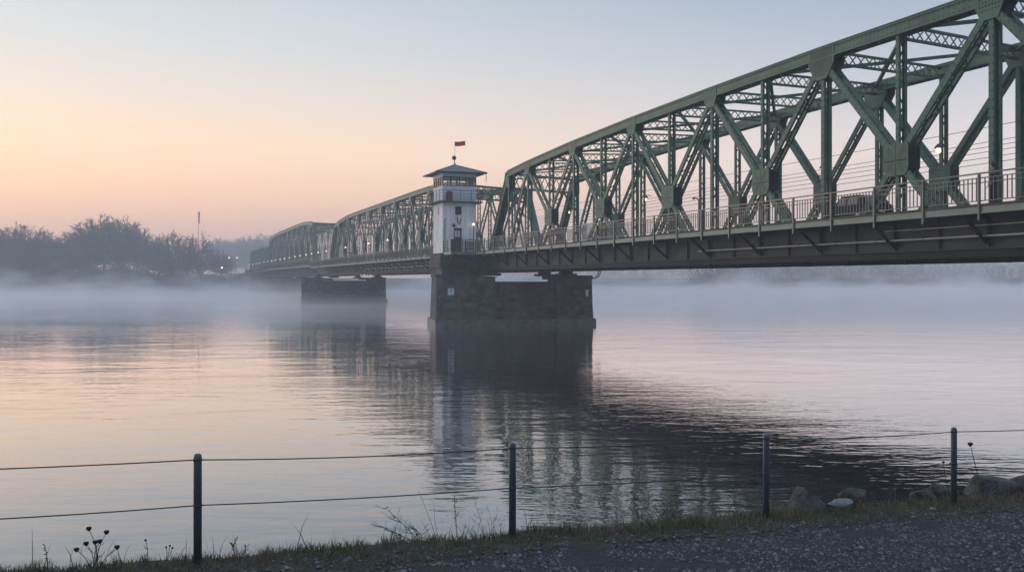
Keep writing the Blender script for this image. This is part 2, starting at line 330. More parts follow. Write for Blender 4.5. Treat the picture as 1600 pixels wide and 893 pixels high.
def build_span(fine=True):
    root = thing('truss_span', 'nearest green riveted steel truss span, rising out of the frame at upper right', 'bridge span', bw(112.9, 0), TH, 'truss spans of the bridge')
    truss(root, 0., fine, fine); truss(root, W, False, fine)
    for n in range(0, 18):                                   # top struts and lateral bracing
        p = V((.3, tn(n), HT[n] - .2)); q = V((W - .3, tn(n + 1) + SK, HTF[n + 1] - .2))
        if fine or n % 2 == 1: lattice('top_strut', p, q, .62, root)
    for n in range(0, 16, 2):
        for (a, b) in ((n, n + 3), (n + 2, n + 1)):
            m = MB(); p = V((.3, tn(a), HT[a] - .3)); q = V((W - .3, tn(min(b, 18)) + SK, HTF[min(b, 18)] - .3 - (.05 if b == n + 1 else 0)))
            m.bar(p, q, (0, 0, 1), .16, .2); m.build('lateral_brace', M['steel'], root)
    for n in (0, 18):                                        # portal frames
        p = V((.3, tn(n), HT[n] - .3)); q = V((W - .3, tn(n) + SK, HTF[n] - .3))
        o = lattice('portal_frame', p, q, 1.5, root, 1.3, .22, .12)
        m = MB(); d = q - p
        for f0, f1 in ((0, .16), (1, .84)): m.bar(p + d * f0 + V((0, 0, -3.4)), p + d * f1 + V((0, 0, -1.5)), (0, 0, 1), .16, .16)
        m.build('knee_brace', M['steel'], root)
    # floor
    y0, y1 = -LEN, 0.
    m = MB(); m.prism([(.45, y0, 7.86), (W - .45, y0 + SK, 7.86), (W - .45, y1 + SK, 7.86), (.45, y1, 7.86)], (0, 0, .18)); m.build('roadway', M['asphalt'], root)
    for n in range(-1, 20):
        m = MB(); m.bar((.3, tn(n), 7.2), (W - .3, tn(n + 1) + SK, 7.2), (0, 0, 1), 1.25, .12); m.bar((.3, tn(n), 6.56), (W - .3, tn(n + 1) + SK, 6.56), (0, 0, 1), .05, .4); m.build('floor_beam', M['dark_steel'], root)
    m = MB()
    for f in (.2, .4, .6, .8): m.box(W * f - .12, W * f + .12, y0 + SK * f, y1 + SK * f, 7.4, 7.855)
    m.build('stringer', M['dark_steel'], root)
    for side in (0, 1):
        b0 = -2.02 if side == 0 else W + .42; b1 = -.42 if side == 0 else W + 2.02; d = 0 if side == 0 else SK; bo = -2.02 if side == 0 else W + 2.02
        m = MB(); m.box(b0, b1, y0 + d, y1 + d, 7.9, 8.03); m.build('footway', M['asphalt'], root)
        s = -1 if side == 0 else 1
        m = MB(); e = sorted((bo + s * .004, bo + s * .1)); m.box(e[0], e[1], y0 + d, y1 + d, 7.99, 8.085); m.build('kerb', M['kerb'], root)
        m = MB(); e = sorted((bo + s * .004, bo + s * .05)); m.box(e[0], e[1], y0 + d, y1 + d, 7.73, 7.986)
        e = sorted((bo - s * .12, bo + s * .07)); m.box(e[0], e[1], y0 + d, y1 + d, 7.70, 7.727)
        m.build('fascia_beam', M['fascia'], root)
        for i in range(21):
            y = d - (i + .5) * HP; m = MB(); bi = -.43 if side == 0 else W + .43
            m.bar((bi, y, 6.55), (bo - s * .35, y, 7.6), (0, 1, 0), .1, .14); m.bar((bi, y, 7.68), (bo - s * .1, y, 7.68), (0, 1, 0), .12, .18); m.bar((bi - s * .0, y, 6.5), (bi, y, 7.6), (0, 1, 0), .14, .1)
            m.build('bracket', M['dark_steel'], root)
        railing(root, bo - s * .02 if side else bo, y0 + d, y1 + d)
    # service pipes slung along the outer girder and drain spouts under it
    m = MB(); m.tube([(-.72, tn(6.85), 6.86), (-.72, tn(19.3), 6.86)], .05, 8); m.tube([(-.95, tn(10.), 7.3), (-.95, tn(19.3), 7.3)], .028, 6)
    m.build('service_pipe', M['pipe'], root, True)
    for i in range(22):
        n = 7.1 + i * .55; m = MB(); m.box(-.76, -.4, tn(n) - .02, tn(n) + .02, 6.93, 6.96); m.box(-.765, -.73 + .09, tn(n) - .025, tn(n) + .025, 6.78, 6.93); m.build('pipe_clip', M['dark_steel'], root)
    for i in range(32):
        n = 11.44 + 7.54 - i * .6 + (.09 if i % 3 == 0 else -.05)
        m = MB(); m.box(-.2, .0, tn(n) - .06, tn(n) + .06, 5.72, 5.977); m.build('drain_spout', M['dark_steel'], root)
    return root
span = build_span()
# the other spans have a flatter top chord and are built without rivets
HT = [16.3, 16.95, 17.3, 17.45] + [17.5] * 11 + [17.45, 17.3, 17.1, 16.5]; HTN = HT; HTF = [h + .4 for h in HT]
far_span = build_span(False)
for a, sy, sz, lab in ((113.4, 5.076 / HP, 1.0, 'second green truss span, passing behind the white control tower'),
                       (236., 5.6 / HP, 1.2, 'third truss span, hazy, rising left of the span behind the tower'),
                       (354., 3.6 / HP, .97, 'farthest and smallest truss span, just a hazy portal by the wooded bank')):
    c = far_span if sy == 5.076 / HP else copy_tree(far_span); c['label'] = lab; e = a + LEN * sy
    c.location = bw(e, 0); c.location.z = 6 * (1 - sz); c.scale = (1, sy, sz)

def link_span():
    t = thing('girder_span', 'short plain girder deck over the second pier between two truss spans', 'bridge span', bw(235.7, 0), TH); L = 15.3
    for b in (0., W):
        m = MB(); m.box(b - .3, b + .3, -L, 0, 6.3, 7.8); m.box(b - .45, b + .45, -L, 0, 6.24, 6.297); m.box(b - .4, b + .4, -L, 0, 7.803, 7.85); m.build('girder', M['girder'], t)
    m = MB(); m.box(.45, W - .45, -L, 0, 7.8, 8.04); m.build('roadway', M['asphalt'], t)
    for b0, b1 in ((-2.02, -.42), (W + .42, W + 2.02)):
        m = MB(); m.box(b0, b1, -L, 0, 7.9, 8.03); m.build('footway', M['asphalt'], t)
        b = b0 - .03 if b0 < 0 else b1 + .03; m = MB(); m.box(b - .025, b + .025, -L, 0, 7.7, 8.07); m.build('fascia_beam', M['fascia'], t); railing(t, b, -L, 0)
link_span()

# ------------------------------------------------------------------ piers
def build_pier():
    """local x = across the bridge, local y = along, origin on the front edge below the near truss"""
    root = thing('bridge_pier', 'dark stone pier in the river under the white tower', 'bridge pier', bw(109.7, 0), TH, 'stone piers in the river')
    def block(x0, x1, y0, y1, z0, z1, bl=0., br=0., bf=0., mb=None):
        mb.hexa([(x0 - bl, y0 - bf, z0), (x1 + br, y0 - bf, z0), (x1 + br, y1 + bf, z0), (x0 - bl, y1 + bf, z0), (x0, y0, z1), (x1, y0, z1), (x1, y1, z1), (x0, y1, z1)])
    m = MB(); top = [(-6.35, .3), (.2, .3), (.2, 14), (-2.3, 14), (-4.7, 8.4)]; bot = [(-6.55, 0), (.2, 0), (.2, 14.3), (-2.6, 14.3), (-5.0, 8.6)]
    m.add([(x, y, -2) for x, y in bot] + [(x, y, 5.28) for x, y in top], [(4, 3, 2, 1, 0), (5, 6, 7, 8, 9)] + [(i, (i + 1) % 5, (i + 1) % 5 + 5, i + 5) for i in range(5)])
    m.build('masonry_block', M['stone'], root); m = MB(); m.hexa([(7.3, 0, -2), (11.85, 0, -2), (12.5, 8.7, -2), (9.6, 8.7, -2), (7.3, .3, 5.05), (11.5, .3, 5.05), (12.2, 8.5, 5.05), (9.6, 8.5, 5.05)]); m.build('masonry_block', M['stone'], root)
    q_ = random.Random(5)
    def facing(x0, x1, yf, z1, slope):
        m = MB(); z = .55
        while z < z1 - .1:
            h = min(q_.uniform(.42, .6), z1 - z); h = z1 - z if z1 - z - h < .25 else h; x = x0
            while x < x1 - .01:
                w = min(q_.uniform(.6, 1.5), x1 - x); w = x1 - x if x1 - x - w < .4 else w
                p = q_.uniform(.03, .1); g = .012; j = lambda: q_.uniform(-.012, .012)
                ya, yb = yf(z) - p, yf(z + h) - p
                m.hexa([(x + g + j(), ya + j(), z + g), (x + w - g + j(), ya + j(), z + g), (x + w - g, yf(z) + .15, z + g), (x + g, yf(z) + .15, z + g), (x + g + j(), yb + j(), z + h - g), (x + w - g + j(), yb + j(), z + h - g), (x + w - g, yf(z + h) + .15, z + h - g), (x + g, yf(z + h) + .15, z + h - g)], q_.choice((0, 0, 1, 1, 2)))
                x += w
            z += h
        m.build('stone_facing', [M['block_a'], M['block_b'], M['block_c']], root)
    facing(-6.42, .19, lambda z: .3 * (z + 2) / 7.28, 5.27, 0); facing(7.31, 11.62, lambda z: .3 * (z + 2) / 7.05, 5.04, 0); facing(.21, 7.29, lambda z: .5 + .25 * (z + 2) / 6.8, 4.79, 0)
    m = MB(); block(.2, 7.3, .75, 13.8, -2, 4.8, 0, 0, .25, m); m.box(7.302, 9.9, 1.4, 8.4, -2, 4.78); m.build('middle_wall', M['stone'], root)
    m = MB(); pl = [(-6.47, .12), (.5, .12), (.5, 14.1), (-2.4, 14.1), (-4.82, 8.5)]; hi = [5.6, 5.34, 5.34, 5.5, 5.58]
    m.add([(x, y, 5.283) for x, y in pl] + [(x, y, h) for (x, y), h in zip(pl, hi)], [(4, 3, 2, 1, 0), (5, 6, 7), (5, 7, 8), (5, 8, 9)] + [(i, (i + 1) % 5, (i + 1) % 5 + 5, i + 5) for i in range(5)]); m.hexa([(5.6, .12, 5.053), (11.65, .12, 5.053), (12.4, 8.6, 5.053), (8.9, 8.6, 5.053), (5.6, .12, 5.5), (11.65, .12, 5.5), (12.4, 8.6, 5.5), (8.9, 8.6, 5.5)]); m.build('coping', M['cap'], root)
    m = MB(); pl = [(-6.6, -.12), (11.95, -.12), (12.6, 14.5), (-2.7, 14.5), (-5.15, 8.7)]
    m.prism([(x, y, -2) for x, y in pl], (0, 0, 2.7)); m.build('plinth', M['plinth'], root)
    return root
pier = build_pier()
def pier_copy(a, lab):
    c = copy_tree(pier); c.location = bw(a, 0); c['label'] = lab; return c
pier_copy(217., 'second stone pier out in the mist, left of the tower pier')
pier_copy(351., 'farthest stone pier, a faint shape in the mist at far left of the bridge')
# things fixed to the nearest pier
def on_pier(b, a, h): return bw(a, b, h)
for (b, h, w, hh, lab) in ((-4.85, 3.75, .7, .72, 'white square notice plate on the left block of the near pier'), (10.9, 3.55, .3, .75, 'narrow white notice plate at the right edge of the near pier')):
    t = thing('notice_plate', lab, 'sign', on_pier(b, 109.78, h), TH)
    m = MB(); m.box(-w / 2, w / 2, -.05, .0, -hh / 2, hh / 2); m.build('plate', M['white'], t)
    m = MB(); m.box(-w / 2 - .03, w / 2 + .03, -.03, .05, -hh / 2 - .03, hh / 2 + .03); m.build('frame', M['dark'], t)
    if w > .5:
        m = MB(); m.box(-.03, .03, -.062, -.052, -.2, .12); m.box(-.12, .12, -.062, -.052, .14, .2); m.build('mark', M['dark_steel'], t)
m = MB()
for k in (0, .25):
    m.tube([(0 + k, 0, 1.4), (.05 + k, 0, .5), (-.15 + k, .1, .1), (-.6 + k, .15, -.05), (-1.1, .3, -.1)], .06, 6)
o = m.build('cable_loop', M['rubber'], None, True); o.location = bw(109.9, 12.3, 5.2); o.rotation_euler = (0, 0, TH)
tag(o, 'black hoses looping down beside the right end of the near pier', 'cable')

# ------------------------------------------------------------------ control tower
def panel(m, axis, c, t, u0, u1, z0, z1, holes=()):
    """wall panel with real openings; axis 'x': runs along x at y=c..c+t, axis 'y': runs along y at x=c..c+t"""
    us = sorted({u0, u1, *[h[0] for h in holes], *[h[1] for h in holes]}); zs = sorted({z0, z1, *[h[2] for h in holes], *[h[3] for h in holes]})
    for i in range(len(us) - 1):
        for j in range(len(zs) - 1):
            uc, zc = (us[i] + us[i + 1]) / 2, (zs[j] + zs[j + 1]) / 2
            if any(h[0] < uc < h[1] and h[2] < zc < h[3] for h in holes): continue
            if axis == 'x': m.box(us[i], us[i + 1], c, c + t, zs[j], zs[j + 1])
            else: m.box(c, c + t, us[i], us[i + 1], zs[j], zs[j + 1])
def tower():
    H = 1.93
    t = thing('control_tower', 'white rendered bridge control tower with glazed cabin and hipped slate roof', 'tower', bw(115.93, -2.63), TH)
    m = MB(); m.box(-2.05, 2.05, -2.1, 2.3, 5.5, 7.6); m.box(-2.25, 2.2, -2.25, 2.4, 7.6, 7.95); m.box(-2.3, -1.2, -2.3, 2.3, 6.4, 7.6); m.build('pedestal', M['stone'], t)
    door = (-.62, .3, 7.95, 10.75); w1 = (-.5, .25, 12.2, 13.15); w2 = (-.35, .05, 12.25, 13.1)
    m = MB(); panel(m, 'x', -H, .3, -H, H, 7.95, 13.52, [door, w1]); panel(m, 'x', H - .3, .3, -H, H, 7.95, 13.52); panel(m, 'y', -H, .3, -H + .3, H - .3, 7.95, 13.52, [w2]); panel(m, 'y', H - .3, .3, -H + .3, H - .3, 7.95, 13.52)
    m.build('shaft_wall', M['render'], t)
    d = MB(); d.box(-.62, .3, -H + .18, -H + .24, 7.95, 10.75); dr = d.build('door', M['door'], t)
    d = MB(); d.box(-.5, .12, -H + .165, -H + .178, 9.75, 10.45); d.build('door_pane', M['white'], dr)
    d = MB(); d.box(-.21, -.17, -H + .155, -H + .163, 9.75, 10.45); d.box(-.36, -.33, -H + .155, -H + .163, 9.75, 10.45); d.box(-.05, -.02, -H + .155, -H + .163, 9.75, 10.45); d.build('glazing_bar', M['door'], dr)
    d = MB(); d.box(-.55, -.5, -H + .12, -H + .178, 9.1, 9.2); d.build('handle', M['pipe'], dr)
    for ax, w in (('x', w1), ('y', w2)):
        d = MB(); g = MB(); e = .06
        fr = [(w[0], w[0] + e, w[2], w[3]), (w[1] - e, w[1], w[2], w[3]), (w[0] + e, w[1] - e, w[2], w[2] + e), (w[0] + e, w[1] - e, w[3] - e, w[3])]
        for q in fr:
            if ax == 'x': d.box(q[0], q[1], -H + .1, -H + .17, q[2], q[3])
            else: d.box(-H + .1, -H + .17, q[0], q[1], q[2], q[3])
        if ax == 'x': g.box(w[0] + e, w[1] - e, -H + .13, -H + .145, w[2] + e, w[3] - e); d.box(-.15, -.1, -H + .105, -H + .128, w[2] + e, w[3] - e)
        else: g.box(-H + .13, -H + .145, w[0] + e, w[1] - e, w[2] + e, w[3] - e)
        wo = d.build('window', M['dark'], t); g.build('pane', M['darkglass'], wo)
    d = MB(); d.box(-.55, .3, -H - .08, -H, 12.08, 12.17); d.build('sill', M['render'], t)
    # balcony
    d = MB(); d.box(-2.5, 2.5, -2.5, 2.5, 13.525, 13.68); d.build('balcony_floor', M['cap'], t)
    d = MB()
    for z, w in ((14.86, .05), (14.5, .03), (14.2, .03), (13.9, .03)):
        for (p, q) in (((-2.45, -2.45, z), (2.45, -2.45, z)), ((-2.45, 2.45, z), (2.45, 2.45, z)), ((-2.45, -2.45, z), (-2.45, 2.45, z)), ((2.45, -2.45, z), (2.45, 2.45, z))): d.bar(p, q, (0, 0, 1), w, w)
    rl = d.build('balcony_rail', M['dark'], t)
    for x in (-2.45, -1.23, 0, 1.23, 2.45):
        for y in (-2.45, -1.23, 0, 1.23, 2.45):
            if abs(x) > 2.4 or abs(y) > 2.4: d = MB(); d.box(x - .025, x + .025, y - .025, y + .025, 13.68, 14.84); d.build('rail_post', M['dark'], rl)
    # cabin: boarded breast wall, window band open right through
    K = 1.95
    d = MB(); z = 13.68
    while z < 15.3:
        z2 = min(z + .2, 15.36)
        for (x0, x1, y0, y1) in ((-K, K, -K, -K + .15), (-K, K, K - .15, K), (-K, -K + .15, -K + .15, K - .15), (K - .15, K, -K + .15, K - .15)): d.box(x0, x1, y0, y1, z, z2 - .018)
        for (x0, x1, y0, y1) in ((-K + .015, K - .015, -K + .015, -K + .14), (-K + .015, K - .015, K - .14, K - .015), (-K + .015, -K + .14, -K + .14, K - .14), (K - .14, K - .015, -K + .14, K - .14)): d.box(x0, x1, y0, y1, z2 - .018, z2)
        z += .2
    d.build('cabin_wall', M['board'], t)
    d = MB(); d.box(-1.8, 1.8, -1.8, 1.8, 13.683, 13.72); d.build('cabin_floor', M['dark'], t)
    d = MB()
    for (x0, x1, y0, y1) in ((-K - .02, K + .02, -K - .02, -K + .13), (-K - .02, K + .02, K - .13, K + .02), (-K - .02, -K + .13, -K + .13, K - .13), (K - .13, K + .02, -K + .13, K - .13)): d.box(x0, x1, y0, y1, 16.42, 16.76)
    d.build('cabin_header', M['board'], t)
    for side in range(4):
        ft = MB(); gl = MB()
        def add(mb, u0, u1, d0, d1, z0, z1):
            if side == 0: mb.box(u0, u1, -K + d0, -K + d1, z0, z1)
            elif side == 1: mb.box(u0, u1, K - d1, K - d0, z0, z1)
            elif side == 2: mb.box(-K + d0, -K + d1, u0, u1, z0, z1)
            else: mb.box(K - d1, K - d0, u0, u1, z0, z1)
        e = K - .003 if side < 2 else K - .14
        add(ft, -e, e, .0, .12, 15.363, 15.43); add(ft, -e, e, .0, .12, 16.34, 16.417)
        if side < 2: us = [-K + .06, -.98, -.28, .02, .75, 1.15, K - .06]
        else: us = [-1.75, -.9, 0, .9, 1.75]
        for u in us: add(ft, u - .055, u + .055, .0, .12, 15.43, 16.34)
        add(gl, -e + .1, e - .1, .05, .06, 15.43, 16.34)
        w = ft.build('window', M['dark'], t); gl.build('pane', M['glass'], w)
    # roof
    E = 2.88
    d = MB(); d.add([(-E, -E, 16.76), (E, -E, 16.76), (E, E, 16.76), (-E, E, 16.76), (-E, -E, 16.86), (E, -E, 16.86), (E, E, 16.86), (-E, E, 16.86), (0, 0, 17.95)], [(3, 2, 1, 0), (0, 1, 5, 4), (1, 2, 6, 5), (2, 3, 7, 6), (3, 0, 4, 7), (4, 5, 8), (5, 6, 8), (6, 7, 8), (7, 4, 8)])
    for (x, y) in ((-E, -E), (E, -E), (E, E), (-E, E)): d.bar((x, y, 16.88), (0, 0, 17.97), (0, 0, 1), .07, .09)
    rf = d.build('roof', M['roof'], t)
    d = MB()
    for a, b in (((-E, -E), (E, -E)), ((-E, E), (E, E)), ((-E, -E), (-E, E)), ((E, -E), (E, E))): d.bar((a[0] * 1.012, a[1] * 1.012, 16.83), (b[0] * 1.012, b[1] * 1.012, 16.83), (0, 0, 1), .1, .1)
    d.build('gutter', M['dark'], rf)
    d = MB(); d.tube([(E - .05, -E + .1, 16.8), (E - .05, -E + .1, 15.9)], .035, 6); d.build('downspout', M['dark'], rf)
    d = MB(); d.lathe((0, 0, 17.9), [(.16, 0), (.12, .2), (.07, .3), (.05, .55)], 10); d.build('finial', M['pipe'], rf)
    d = MB(); d.ball((-.06, -.02, 18.72), .26, 10); d.build('siren', M['dark'], rf)
    d = MB(); d.tube([(.02, 0, 18.4), (.02, 0, 20.6)], .025, 6); d.build('flagpole', M['pipe'], rf)
    d = MB(); d.tube([(-1.7, -H - .06, 7.7), (-1.7, -H - .06, 11.7), (-1.5, -H - .06, 11.8)], .04, 6); d.build('drainpipe', M['post'], t)
    d = MB(); y = -H - .03
    d.tube([(-.22, y, 11.75), (-.24, y, 11.5), (-.12, y, 11.38), (.05, y, 11.4), (.14, y, 11.55), (.12, y, 11.8)], .06, 6); d.ball((-.24, y, 11.86), .09, 8); d.box(-.18, -.1, y - .02, y + .02, 11.1, 11.38); d.box(.03, .1, y - .02, y + .02, 11.05, 11.4)
    d.build('wall_emblem', M['dark'], t)
    # entrance platform with its own railing, joined to the footway
    d = MB(); d.box(-1.9, .55, -5.3, -1.935, 7.88, 8.02); d.build('platform', M['asphalt'], t)
    d = MB(); d.box(-1.9, .55, -5.36, -5.303, 7.72, 8.02); d.box(-1.96, -1.903, -5.3, -2.3, 7.72, 8.02); d.build('platform_beam', M['fascia'], t)
    d = MB(); d.bar((-1.6, -2.4, 6.2), (-1.6, -5.1, 7.8), (1, 0, 0), .14, .2); d.bar((.3, -2.4, 6.2), (.3, -5.1, 7.8), (1, 0, 0), .14, .2); d.build('bracket', M['dark_steel'], t)
    d = MB()
    for z in (9.33, 9.0, 8.7, 8.3): d.bar((-1.88, -5.28, z), (.55, -5.28, z), (0, 0, 1), .05, .04); d.bar((-1.88, -5.28, z), (-1.88, -2., z), (0, 0, 1), .05, .04)
    rl = d.build('platform_rail', M['rail'], t)
    for (x, y) in ((-1.88, -5.28), (-.65, -5.28), (.55, -5.28), (-1.88, -3.6), (-1.88, -2.)): d = MB(); d.box(x - .04, x + .04, y - .04, y + .04, 7.6, 9.31); d.build('rail_post', M['rail'], rl)
    return t
tower()
def tw(x, y, z): return bw(115.93 + y, -2.63 + x, z)
f = MB(); n = 8
for i in range(n):
    for s in (0, 1): pass
vs, fs = [], []
for i in range(n + 1):
    u = i / n; y = .07 * math.sin(u * 6) * u
    for j in range(4): vs.append((u * 1.15, y + .012, .62 - .17 * j + .04 * u - .03 * math.sin(u * 5))); vs.append((u * 1.15, y - .012, .62 - .17 * j + .04 * u - .03 * math.sin(u * 5)))
for i in range(n):
    for j in range(3):
        a = i * 8 + j * 2; fs += [(a, a + 2, a + 10, a + 8), (a + 1, a + 9, a + 11, a + 3)]
f.add(vs, fs); o = f.build('flag', M['red'], None, True); o.location = tw(.05, 0, 19.95); o.rotation_euler = (0, 0, R(6)); tag(o, 'small plain red flag flying from the tower roof pole', 'flag')
t = thing('hose_drum', 'dark red drum standing on the tower balcony', 'drum', tw(-1.25, -2.2, 13.68), TH)
m = MB(); m.lathe((0, 0, 0), [(.3, 0), (.36, .05), (.36, .95), (.28, 1.08)], 14); m.build('drum_body', M['drum'], t); m = MB(); m.lathe((0, 0, 0), [(.37, .3), (.385, .33), (.37, .36)], 14); m.lathe((0, 0, 0), [(.37, .7), (.385, .73), (.37, .76)], 14); m.build('hoop', M['dark'], t)
t = thing('control_cabinet', 'blue grey steel cabinet at the corner of the tower platform railing', 'cabinet', tw(-1.75, -5.05, 8.02), TH)
m = MB(); m.box(-.24, .24, -.2, .2, 0, 1.25); m.build('body', M['post'], t); m = MB(); m.box(-.27, .27, -.23, .23, 1.25, 1.31); m.build('lid', M['dark'], t)
m = MB(); m.box(-.2, .2, -.225, -.203, .1, 1.15); m.build('door', M['post'], t)
t = thing('diamond_sign', 'small dark diamond sign on a thin post by the tower platform', 'sign', tw(-1.55, -5.0, 9.35), TH)
m = MB(); m.tube([(0, 0, 0), (0, 0, 1.5)], .025, 6); m.build('post', M['dark'], t); m = MB(); m.prism([(-.24, -.03, 1.45), (0, -.03, 1.22), (.24, -.03, 1.45), (0, -.03, 1.75)], (0, .04, 0)); m.build('board', M['dark'], t)

# ------------------------------------------------------------------ lamps
def lamp_post(name, label, loc, h, rz=0., group=None, arm=.0, glow='lampglow', r=.14):
    t = thing(name, label, 'street lamp', loc, rz, group)
    m = MB(); m.tube([(0, 0, 0), (0, 0, h)], .045, 6); m.build('pole', M['dark'], t)
    m = MB(); m.lathe((0, 0, h + r * 1.6), [(r * 1.5, 0), (r * 1.1, r * .5), (.03, r * 1.0)], 10); m.build('lamp_hood', M['dark'], t)
    m = MB(); m.ball((0, 0, h + r * .7), r, 8); m.build('lamp_globe', M[glow], t, True)
    return t
lamp_post('street_lamp', 'lit lamp on a short post beside the tower door', tw(1.45, -2.5, 7.95), 3.1)
def truss_lamp(label, a, glow='lampglow', r=.13, group='lamps hung along the far truss'):
    t = thing('hanging_lamp', label, 'street lamp', bw(a, 10.25, 12.68), TH, group)
    m = MB(); m.tube([(.62, 0, .35), (.2, 0, .5), (0, 0, .42)], .03, 5); m.build('arm', M['dark'], t)
    m = MB(); m.lathe((0, 0, .18), [(.26, 0), (.2, .1), (.06, .26)], 10); m.build('lamp_hood', M['dark'], t)
    m = MB(); m.ball((0, 0, .05), r, 8, 1.2); m.build('lamp_globe', M[glow], t, True)
    return t
near_l = [(57.4, 'brightest hanging lamp, lit, inside the truss at right of the frame'), (67.5, 'hanging lamp partly behind the tallest post of the near truss'), (92.4, 'lit hanging lamp seen through the middle panels of the near span'), (110., 'lit hanging lamp near the left end of the near span')]
for z, lab in near_l: truss_lamp(lab, (z - 10.25 * st) / ct, r=.15 if z < 60 else .1)
proto = None
def row_lamp(a):
    t = thing('row_lamp', 'small lit lamp in the receding row along the far spans', 'street lamp', bw(a, -.62, 8.0), TH, 'small lamps in a row along the far spans')
    m = MB(); m.tube([(0, 0, 0), (0, 0, 3.1), (-.3, 0, 3.35)], .035, 5); m.build('pole', M['dark'], t)
    m = MB(); m.lathe((-.3, 0, 3.33), [(.24, 0), (.18, .1), (.05, .2)], 8); m.build('lamp_hood', M['dark'], t)
    m = MB(); m.ball((-.3, 0, 3.2), .12, 8); m.build('lamp_globe', M['farglow'], t, True); return t
for z in (149, 163, 184, 206, 217, 227, 236, 246, 256, 268, 279, 290, 302, 313, 325, 338, 354, 366, 382, 397):
    a = (z + .62 * st) / ct
    if proto is None: proto = row_lamp(a)
    else: c = copy_tree(proto); c.location = bw(a, -.62, 8.0)
for (b, a, h, lab) in ((1.2, 56.2, 2.75, 'slim dark post with a hooked top beside the dark car'), (1.2, 69.6, 2.6, 'slim dark hooked post in the middle of the near span'),):
    t = thing('hooked_post', lab, 'post', bw(a, b, 8.04), TH)
    m = MB(); m.tube([(0, 0, 0), (0, 0, h - .2), (-.06, .1, h - .05), (-.25, .3, h)], .045, 6); m.build('pole', M['dark'], t, True); m = MB(); m.lathe((-.25, .3, h - .12), [(.05, 0), (.09, .05), (.04, .14)], 8); m.build('tip', M['dark'], t)
t = thing('equipment_mast', 'twin thin mast with small boxes beside the tallest truss post', 'mast', bw(61.5, 1.1, 8.04), TH)
m = MB(); m.tube([(0, 0, 0), (0, 0, 3.6)], .04, 6); m.tube([(.25, .2, 0), (.25, .2, 3.9)], .04, 6); m.build('pole', M['dark'], t); m = MB(); m.box(-.7, .1, -.1, .1, 3.3, 3.42); m.box(-.1, .35, -.1, .25, 3.9, 4.1); m.tube([(.25, .2, 4), (.6, .2, 4.5), (1.1, .2, 4.4)], .03, 5); m.build('bracket', M['dark'], t)

# overhead wires
for i, h in enumerate((13.55, 12.75, 12.5, 12.25, 11.95, 11.65)):
    m = MB(); pts = []
    for k in range(0, 87):
        a = -2 + k * 5.; s = ((a % 40) / 40 - .5) ** 2 * 4 - 1
        pts.append(bw(a, 9.6 + .12 * i, h + .12 * s))
    m.tube(pts, .016, 4); o = m.build('overhead_wire', M['wire']); tag(o, 'thin dark wire strung the length of the bridge behind the near truss', 'wire', 'overhead wires along the bridge')

